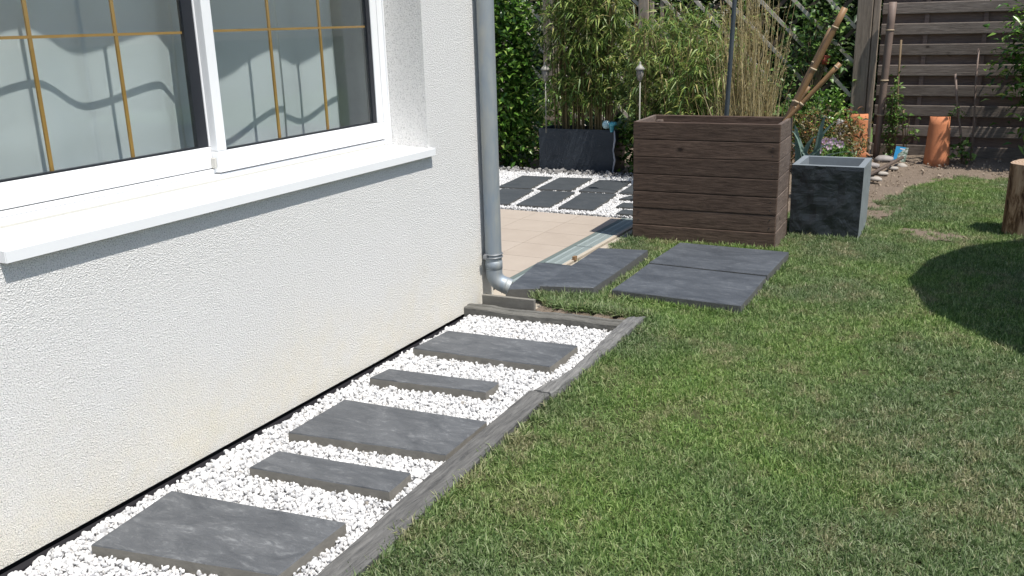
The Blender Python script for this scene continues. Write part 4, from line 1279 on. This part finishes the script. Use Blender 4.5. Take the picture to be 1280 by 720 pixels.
# ================================================================== PLANTS
def stuffp(o): o['kind'] = 'stuff'; return o
def bamboo(x0, x1, y0, y1, z0, zt, nculm, nleaf, label, lean=0.25, loc=None, low=0.0):
    t = empty('bamboo_plant', ((x0+x1)/2, (y0+y1)/2, z0), label, 'bamboo', 'bushy bamboo plants along the trellis')
    ox, oy = (x0+x1)/2, (y0+y1)/2
    k = 6
    bx = N.uniform(x0+.05, x1-.05, nculm)-ox; by = N.uniform(y0, y1, nculm)-oy
    hx = bx*1.08+N.normal(0, lean*0.5, nculm); hy = by+N.normal(-0.05, lean*0.5, nculm)
    H = N.uniform(0.7, 1.0, nculm)*(zt-z0)
    tt = np.linspace(0, 1, k)
    paths = np.zeros((nculm, k, 3))
    for i, s in enumerate(tt):
        paths[:, i, 0] = bx+(hx-bx)*s**1.8; paths[:, i, 1] = by+(hy-by)*s**1.8; paths[:, i, 2] = H*s
    stuffp(tubes_mesh('culms', paths, N.uniform(.004, .009, nculm), M['culm'], t, 5))
    # leaf fans on side twigs
    nf = nleaf//5
    ci = N.randint(0, nculm, nf); s = N.uniform(low, 1.0, nf)**0.8
    cx = bx[ci]+(hx[ci]-bx[ci])*s**1.8; cy = by[ci]+(hy[ci]-by[ci])*s**1.8; cz = H[ci]*s
    d = rdir(nf, -0.2, 0.5); L = N.uniform(0.03, 0.22, nf)
    P = np.stack([cx, cy, cz], 1)+d*L[:, None]
    tw = np.stack([np.stack([cx, cy, cz], 1), np.stack([cx, cy, cz], 1)+d*L[:, None]*0.5+np.array([0, 0, .02]), P], 1)
    stuffp(tubes_mesh('twigs', tw, 0.0018, M['culm'], t, 3))
    P5 = np.repeat(P, 5, 0)+N.normal(0, .012, (nf*5, 3))
    D5 = np.repeat(d, 5, 0)*0.5+N.normal(0, .55, (nf*5, 3))+np.array([0, -0.05, -0.15])
    stuffp(leaves('foliage', P5, D5, N.uniform(.08, .15, nf*5), N.uniform(.011, .020, nf*5), M['bamboo'], t, droop=0.35, shape=0.35))
    return t
bamboo(-1.84, -1.08, 9.25, 9.48, 0.44, 2.35, 75, 7400, 'dense green bamboo growing out of the long anthracite planter', 0.12, low=0.10)
bamboo(-0.95, 0.05, 9.05, 9.75, -0.03, 1.76, 95, 7600, 'wide yellow-green bamboo clump behind the left half of the wooden planter', 0.25, low=0.22)
bamboo(-0.30, 0.40, 8.5, 9.0, -0.03, 1.55, 50, 3300, 'lower bamboo clump directly behind the middle of the wooden planter', 0.22, low=0.25)
def bush(name, label, cat, cen, rad_, n, L, W, mat, group=None, seed=0, stems=25, flat_=1.0, shell=0.55, parentloc=None, droop=0.2, zlo=-0.6, zhi=0.8, clump=60):
    rng = np.random.RandomState(seed)
    t = empty(name, (cen[0], cen[1], max(GZ, cen[2]-rad_[2])), label, cat, group)
    off = np.array([0, 0, cen[2]-max(GZ, cen[2]-rad_[2])])
    # clump centres
    cc = rdir(clump, -1, 1, rng)*rng.uniform(shell, 1.0, (clump, 1))*np.array(rad_)
    ci = rng.randint(0, clump, n)
    P = cc[ci]+rng.normal(0, 1, (n, 3))*np.array(rad_)*0.17+off
    D = (cc[ci]/np.array(rad_))*0.5+rdir(n, zlo, zhi, rng)*0.9
    P[:, 2] = np.maximum(P[:, 2], 0.01)
    lo = leaves('foliage', P, D, rng.uniform(L*0.7, L*1.25, n), rng.uniform(W*.8, W*1.2, n), mat, t, droop=droop, rng=rng)
    stuffp(lo)
    ns = min(stems, clump)
    paths = np.zeros((ns, 4, 3))
    for i, s in enumerate((0, .35, .7, 1)):
        paths[:, i] = cc[:ns]*np.array([s**.8, s**.8, 0]) + np.stack([np.zeros(ns), np.zeros(ns), (cc[:ns, 2]+off[2])*s], 1)
    stuffp(tubes_mesh('stems', paths, 0.006, M['stemb'], t, 4))
    return t
# ivy-like hedge at the left
bush('climbing_shrub', 'glossy green climbing shrub beside the downspout, left of the trellis post', 'shrub', (-2.52, 9.32, 1.05), (0.46, 0.34, 1.2), 6500, .085, .046, M['ivy'], seed=1, clump=240, shell=.5)
bush('climbing_shrub', 'dark leafy shrub low behind the left end of the long planter', 'shrub', (-2.35, 10.1, 0.45), (0.42, 0.35, 0.55), 2000, .075, .04, M['ivy'], seed=2, clump=80)
bush('climbing_shrub', 'added shrub darkening the shaded gap low between the long planter and the bamboo clump', 'shrub', (-0.72, 9.45, 0.32), (0.36, 0.22, 0.36), 2200, .06, .035, M['ivy'], seed=3, clump=70)  # added shrub, put in to keep this gap as dark as deep shade
# far hedge masses
G2 = 'hedges beyond the trellis'
for i, (x, y, rx_, ry_, h, lab, m_) in enumerate(((-4.6, 14.2, 1.9, .7, 3.2, 'dark hedge far behind the climbing shrub at the left', 'hedge'),
      (-1.6, 14.4, 1.9, .7, 3.2, 'dark hedge glimpsed beyond the trellis above the bamboo', 'hedge'),
      (1.0, 15.6, 1.6, .7, 3.0, 'dark hedge beyond the trellis between its tall post and the dry grass', 'hedge'))):
    bush('hedge', lab, 'hedge', (x, y, h/2), (rx_, ry_, h/2), 12000, .15, .08, M[m_], G2, seed=10+i, clump=320, shell=.6)
# vines on the right part of the trellis
bush('vine', 'light green vine leaves climbing the trellis by the tall post', 'vine', (0.62, 11.1, 1.25), (0.42, .10, .55), 420, .075, .05, M['vine'], seed=21, clump=30, shell=.3)
bush('vine', 'light green vine low on the trellis above the leaning canes', 'vine', (0.12, 11.0, .80), (0.45, .12, .42), 550, .06, .045, M['vine'], seed=22, clump=36, shell=.2)
bush('shrub', 'dark green leafy shrub at the foot of the trellis behind the reddish plants', 'shrub', (0.75, 10.9, .42), (.38, .22, .36), 1300, .07, .04, M['ivy'], seed=23, clump=50)
# reddish plants
bush('reddish_shrub', 'brownish red and yellow leafed low shrub behind the square pot', 'shrub', (0.92, 10.1, .33), (.42, .30, .30), 1300, .07, .022, M['redleaf'], seed=24, clump=70)
bush('reddish_shrub', 'small plant with orange-red leaf tips before the left terracotta tile', 'shrub', (1.20, 10.55, .20), (.14, .14, .22), 420, .07, .016, M['redleaf'], seed=25, clump=24, zlo=0, zhi=1)
bush('green_plant', 'low bright green leafy plant under the pink flowers', 'plant', (1.30, 8.62, .28), (.22, .18, .17), 1100, .055, .022, M['vine'], seed=26, clump=40)
bush('young_climber', 'young light green climbing plant between the bamboo pole and the terracotta tile', 'plant', (1.52, 11.0, .45), (.11, .08, .45), 420, .06, .026, M['vine'], seed=27, clump=30, shell=.2)
bush('seedling', 'young leafy seedling on the short cane behind the plant card', 'plant', (1.69, 10.95, .35), (.12, .05, .16), 34, .075, .04, M['vine'], seed=28, clump=10, stems=5)
bush('seedling', 'bean-like seedling at the foot of the crooked grey stick', 'plant', (2.30, 10.80, .16), (.15, .08, .15), 46, .085, .055, M['vine'], seed=29, clump=10, stems=6)
bush('seedling', 'small leafy shoot halfway up the crooked grey stick', 'plant', (2.17, 10.93, .55), (.08, .05, .06), 26, .06, .035, M['vine'], seed=30, clump=6, stems=2)
# grey-green sword leaves by the planter
t = empty('sword_leaf_plant', (1.22, 7.75, 0.16), 'plant with blue-green sword-shaped leaves behind the corner of the wooden planter', 'plant')
for i, (dx, dz, tw) in enumerate(((-.02, .66, .1), (.07, .58, .5), (.14, .52, -.3), (-.07, .62, .9), (.20, .45, .2), (.10, .70, -.6), (-.12, .52, .4), (.03, .74, .0))):
    b = bmesh.new(); prev = None
    for j in range(7):
        s = j/6; w = 0.022*math.sin(math.pi*min(1, .25+s*.75))**.7*(1 if j < 6 else .05)
        p = Vector((dx*2.0*s*s + .02*i-.07, -.04*s, .10+dz*s-0.18*s**3))
        a_ = Vector((math.cos(tw), math.sin(tw), 0))*w
        row = [b.verts.new(p-a_), b.verts.new(p+Vector((0, .006, -.004))), b.verts.new(p+a_)]
        if prev:
            for q in range(2): b.faces.new((prev[q], prev[q+1], row[q+1], row[q]))
        prev = row
    from_bm('leaf', b, M['iris'], t)
# pink flowers
pf = empty('flowering_plant', (1.28, 8.45, GZ), 'plant with small pale pink flowers behind the square pot', 'flower')
for i, (x, z) in enumerate(((-.085, .455), (-.03, .535), (.09, .51), (.035, .54), (-.06, .51), (-.005, .49))):
    y = -.04+.02*(i % 3)
    f = empty('bloom', (x, y, z)); f.parent = pf
    b = bmesh.new()
    for k in range(7):
        a_ = 2*math.pi*k/7
        d1 = Vector((math.cos(a_), -.35, math.sin(a_))); sd = Vector((-math.sin(a_), 0, math.cos(a_)))
        vs = [b.verts.new(d1*0.006), b.verts.new(d1*.026+sd*.011), b.verts.new(d1*.038), b.verts.new(d1*.026-sd*.011)]
        b.faces.new(vs)
    from_bm('petals', b, M['petal'], f)
    tubeo('stem', [(0, .004, 0), (-.01, .02, -z*.4), (0, .03, -z+.02)], .003, M['vine'], f, 5)
# dry ornamental grass
og = empty('ornamental_grass', (0.70, 7.80, GZ), 'tall straw-coloured ornamental grass behind the wooden planter', 'ornamental grass')
n = 260
bx = N.normal(0, .085, n); by = N.normal(0, .08, n); a = N.normal(0, 1, (n, 2)); H = N.uniform(1.1, 2.0, n)
paths = np.zeros((n, 6, 3))
for i, s in enumerate(np.linspace(0, 1, 6)):
    paths[:, i, 0] = bx*1.3+a[:, 0]*.11*s**2; paths[:, i, 1] = by+a[:, 1]*.08*s**2; paths[:, i, 2] = H*s-.08*np.abs(a[:, 0])*s**3
stuffp(tubes_mesh('stalks', paths, N.uniform(.002, .0036, n), M['straw'], og, 3, .5))
sel = N.choice(n, 150, replace=False)
m_ = 24
P = np.repeat(paths[sel, 5], m_, 0); q = N.uniform(0, .34, (len(sel)*m_, 1))
back = np.repeat(paths[sel, 5]-paths[sel, 4], m_, 0); back /= np.linalg.norm(back, axis=1, keepdims=True)
P = P-back*q
stuffp(leaves('seed_heads', P, back+N.normal(0, .35, P.shape), .028, .004, M['straw'], og, droop=.1))
nb_ = 260
P = np.stack([N.normal(0, .12, nb_), N.normal(0, .1, nb_), N.uniform(.02, .3, nb_)], 1)
stuffp(leaves('blades', P, np.stack([N.normal(0, .22, nb_), N.normal(0, .2, nb_), np.ones(nb_)], 1), N.uniform(.5, 1.1, nb_), .007, M['straw'], og, droop=.08, shape=.5))
# shrub at the right edge, which shades the fence
bush('bay_shrub', 'dark glossy shrub reaching in at the right edge before the fence', 'shrub', (3.22, 10.75, 1.2), (.66, .40, .95), 4200, .10, .034, M['ivy'], seed=40, clump=170, shell=.45)
bush('bay_shrub', 'taller dark shrub outside the right edge beyond the log', 'shrub', (4.3, 10.7, 1.3), (.9, .6, 1.4), 4000, .09, .035, M['ivy'], seed=41, clump=200, shell=.5)
# parasol just outside the picture whose shadow lies on the lawn
LX, LY = -LIGHT.x/-LIGHT.z, -LIGHT.y/-LIGHT.z
hp = 2.25
cx_, cy_ = 3.28+LX*hp, 6.10+LY*hp
pa = empty('parasol', (cx_, cy_, GZ), 'open garden parasol standing right of the picture, shading the lawn', 'parasol')
b = bmesh.new(); n = 8
apx = b.verts.new((0, 0, hp+.42)); ring = []
outl = [(-1.10, -.16), (-1.02, .40), (-.80, .92), (-.44, 1.28), (.2, 1.45), (1.0, 1.1), (1.4, .2), (1.2, -.9), (.5, -1.75), (.0, -1.65), (-.46, -1.36), (-.72, -1.04), (-.93, -.8)]
n = len(outl)
for x, y in outl: ring.append(b.verts.new((x, y, hp)))
for i in range(n): b.faces.new((apx, ring[i], ring[(i+1) % n]))
bmesh.ops.subdivide_edges(b, edges=b.edges[:], cuts=3, use_grid_fill=True)
from_bm('canopy', b, M['canvas'], pa)
tubeo('pole', [(0, 0, 0), (0, 0, hp+.45)], .02, M['zincdark'], pa, 12)
lathe('base', [(0, .0), (.26, 0), (.26, .05), (.05, .08), (.03, .25), (0, .25)], M['concrete'], pa, 24)

# ================================================================== GRASS
def tuft(i, nb_, R_, hmin, hmax, w):
    rng = np.random.RandomState(300+i)
    r = R_*np.sqrt(rng.uniform(0, 1, nb_)); a = rng.uniform(0, 6.283, nb_)
    base = np.stack([r*np.cos(a), r*np.sin(a), np.zeros(nb_)], 1)
    az = rng.uniform(0, 6.283, nb_); ln = rng.uniform(hmin, hmax, nb_); tilt = np.abs(rng.normal(0.88, .40, nb_)).clip(.1, 1.45)
    d = np.stack([np.cos(az)*np.sin(tilt), np.sin(az)*np.sin(tilt), np.cos(tilt)], 1)
    side = np.stack([-np.sin(az), np.cos(az), np.zeros(nb_)], 1)
    twist = rng.uniform(-.8, .8, nb_)[:, None]
    side = side*np.cos(twist)+np.cross(d, side)*np.sin(twist)
    ww = (rng.uniform(.7, 1.2, nb_)*w)[:, None]
    m1 = base+d*ln[:, None]*.55
    tip = base+d*ln[:, None]-np.array([0, 0, 1])*ln[:, None]*rng.uniform(.05, .35, nb_)[:, None]
    V = np.stack([base-side*ww*.5, base+side*ww*.5, m1+side*ww*.45, m1-side*ww*.45, tip], 1).reshape(-1, 3)
    V[:, 2] = np.maximum(V[:, 2], 0)
    o_ = np.arange(nb_)[:, None]*5
    F = np.concatenate([o_+np.array([[0, 1, 2]]), o_+np.array([[0, 2, 3]]), o_+np.array([[3, 2, 4]])], 0)
    me = bpy.data.meshes.new('tuft_shape')
    me.vertices.add(len(V)); me.vertices.foreach_set('co', V.astype(np.float32).ravel())
    me.loops.add(F.size); me.loops.foreach_set('vertex_index', F.astype(np.int32).ravel())
    me.polygons.add(len(F)); me.polygons.foreach_set('loop_start', np.arange(0, F.size, 3, dtype=np.int32))
    me.update(calc_edges=True); me.materials.append(M['grass'])
    return bpy.data.objects.new('tuft_shape', me)
protos = [tuft(i, 72, .048, .018, .046, .0029) for i in range(10)]
gp = sample(-0.05, 3.6, 1.0, 10.3, 1000)
nn = np.array([mn.noise(Vector((x*1.1, y*1.1, 0))) for x, y in gp]); n2 = np.array([mn.noise(Vector((x*3.7+9, y*3.7, 4))) for x, y in gp])
wob = np.array([mn.noise(Vector((x*4.5, y*4.5, 7))) for x, y in gp]); wob2 = np.array([mn.noise(Vector((x*15, y*15, 2))) for x, y in gp])
ok = inside(gp+np.where(gp[:, 1:2] > 7.3, 1, 0)*np.stack([wob*.22+wob2*.08, wob*-.25], 1), LAWN)
# frustum cull to what the camera may see (with margin for a side step)
ok &= gp[:, 0] < 3.35+0.0*gp[:, 1]
for q, _ in LS: ok &= ~inside(gp, grow(q, 0.012))
plq = [(0.20, 6.36), (1.29, 6.42), (1.27, 6.95), (0.17, 6.90)]
ok &= ~inside(gp, plq); ok &= ~inside(gp, [(1.29, 6.91), (1.78, 6.92), (1.78, 7.45), (1.29, 7.45)])
ok &= ~((gp[:, 0] < 0.16) & (gp[:, 1] > 5.35)); ok &= ~((gp[:, 0] < 1.7) & (gp[:, 1] > 8.4))
ok &= ~((gp[:, 0] < 1.03) & (gp[:, 1] < 4.48))
ok &= ~(((gp[:, 0]-2.9)**2+(gp[:, 1]-7.6)**2) < .2**2)
# ragged edge to the bed, thin patches, and the bare worn spot
ragg = (gp[:, 1] > 7.4) & (gp[:, 0] < 2.6) & (n2 < -.05+.0)
d_edge = inside(gp, [(x-.12 if y > 7.5 and x < 2.8 else x, y) for x, y in LAWN]) 
bare = ((gp[:, 0]-2.25)/.26)**2+((gp[:, 1]-7.32)/.24)**2
bare2 = ((gp[:, 0]-1.62)/.30)**2+((gp[:, 1]-7.95)/.55)**2
u = N.uniform(0, 1, len(gp))
ok &= ~((bare < .95+n2) & (u < .88)); ok &= ~((bare2 < 1+n2) & (u < .85))
ok &= ~((n2+nn < -.55) & (u < .35))
dist = np.clip((gp[:, 1]-6.5)/3.0, 0, 1)
ok &= ~(u < dist*.25)
gp = gp[ok]; nn = nn[ok]; n2 = n2[ok]
sg = N.uniform(.75, 1.2, len(gp))*(1+.25*nn)
rot = np.stack([N.normal(0, .12, len(gp)), N.normal(0, .12, len(gp)), N.uniform(0, 6.283, len(gp))], 1)
scatter('lawn_grass', np.column_stack([gp, lawn_h(gp[:, 0], gp[:, 1])]), rot, sg, protos, 'short mown lawn grass, green with straw-coloured dry patches', 'grass')
# longer fringe against edging, slabs, planter and pot
fr = []
def fringe(a, b, dens, w):
    a, b = np.array(a), np.array(b); L = np.linalg.norm(b-a); n = int(L*dens)
    t_ = N.uniform(0, 1, n)[:, None]; nrm = np.array([-(b-a)[1], (b-a)[0]])/L
    fr.append(a+(b-a)*t_+nrm*N.uniform(-w, w, n)[:, None])
fringe((1.10, .8), (1.07, 1.8), 60, .012); fringe((1.075, 1.8), (1.04, 3.3), 60, .012); fringe((1.055, 3.3), (1.035, 4.45), 60, .01)
fringe((.40, 4.56), (1.0, 4.58), 130, .03); fringe((.35, 4.62), (.65, 4.80), 120, .04)
fringe((.24, 4.73), (.56, 4.83), 110, .02); fringe((.60, 4.86), (.60, 6.1), 130, .03); fringe((.655, 4.86), (1.44, 4.84), 110, .012); fringe((1.445, 4.85), (1.44, 6.15), 60, .012)
fringe((.20, 6.345), (1.28, 6.40), 90, .02); fringe((1.30, 6.89), (1.79, 6.90), 110, .02); fringe((1.80, 6.9), (1.79, 7.4), 60, .02); fringe((2.68, 7.55), (2.85, 7.36), 140, .03); fringe((2.85, 7.36), (3.05, 7.38), 140, .03)
fp = np.concatenate(fr)
okf = np.ones(len(fp), bool)
for q, _ in LS: okf &= ~inside(fp, q)
fp = fp[okf]
scatter('edge_grass', np.column_stack([fp, lawn_h(fp[:, 0], fp[:, 1])]), np.stack([N.normal(0, .2, len(fp)), N.normal(0, .2, len(fp)), N.uniform(0, 6.283, len(fp))], 1), N.uniform(1.1, 1.7, len(fp)),
        [tuft(20+i, 26, .020, .025, .050, .0030) for i in range(5)], 'longer grass fringe growing against the edging, slabs and pots', 'grass')
# debris: soil crumbs and dry bits on the bed
crumbs = pebble_protos(5, 1); mcr = pebm((0.18, 0.14, 0.10), (0.42, 0.34, 0.26), 'soil_crumb')
for p in crumbs: p.data.materials[0] = mcr
sp = sample(1.2, 3.2, 7.3, 11.1, 520)
ok = ~inside(sp, LAWN) | (((sp[:, 0]-2.25)/.26)**2+((sp[:, 1]-7.32)/.24)**2 < 1)
sp = sp[ok]
scatter('soil_crumbs', np.column_stack([sp, GZ+np.clip((sp[:, 1]-9.6)/1.2, 0, 1)*.045+N.uniform(-.01, .005, len(sp))]), N.uniform(0, 6.28, (len(sp), 3)), N.lognormal(math.log(.0055), .55, len(sp)).clip(.002, .022), crumbs, 'loose crumbs of dry soil scattered over the bare bed', 'soil crumbs')
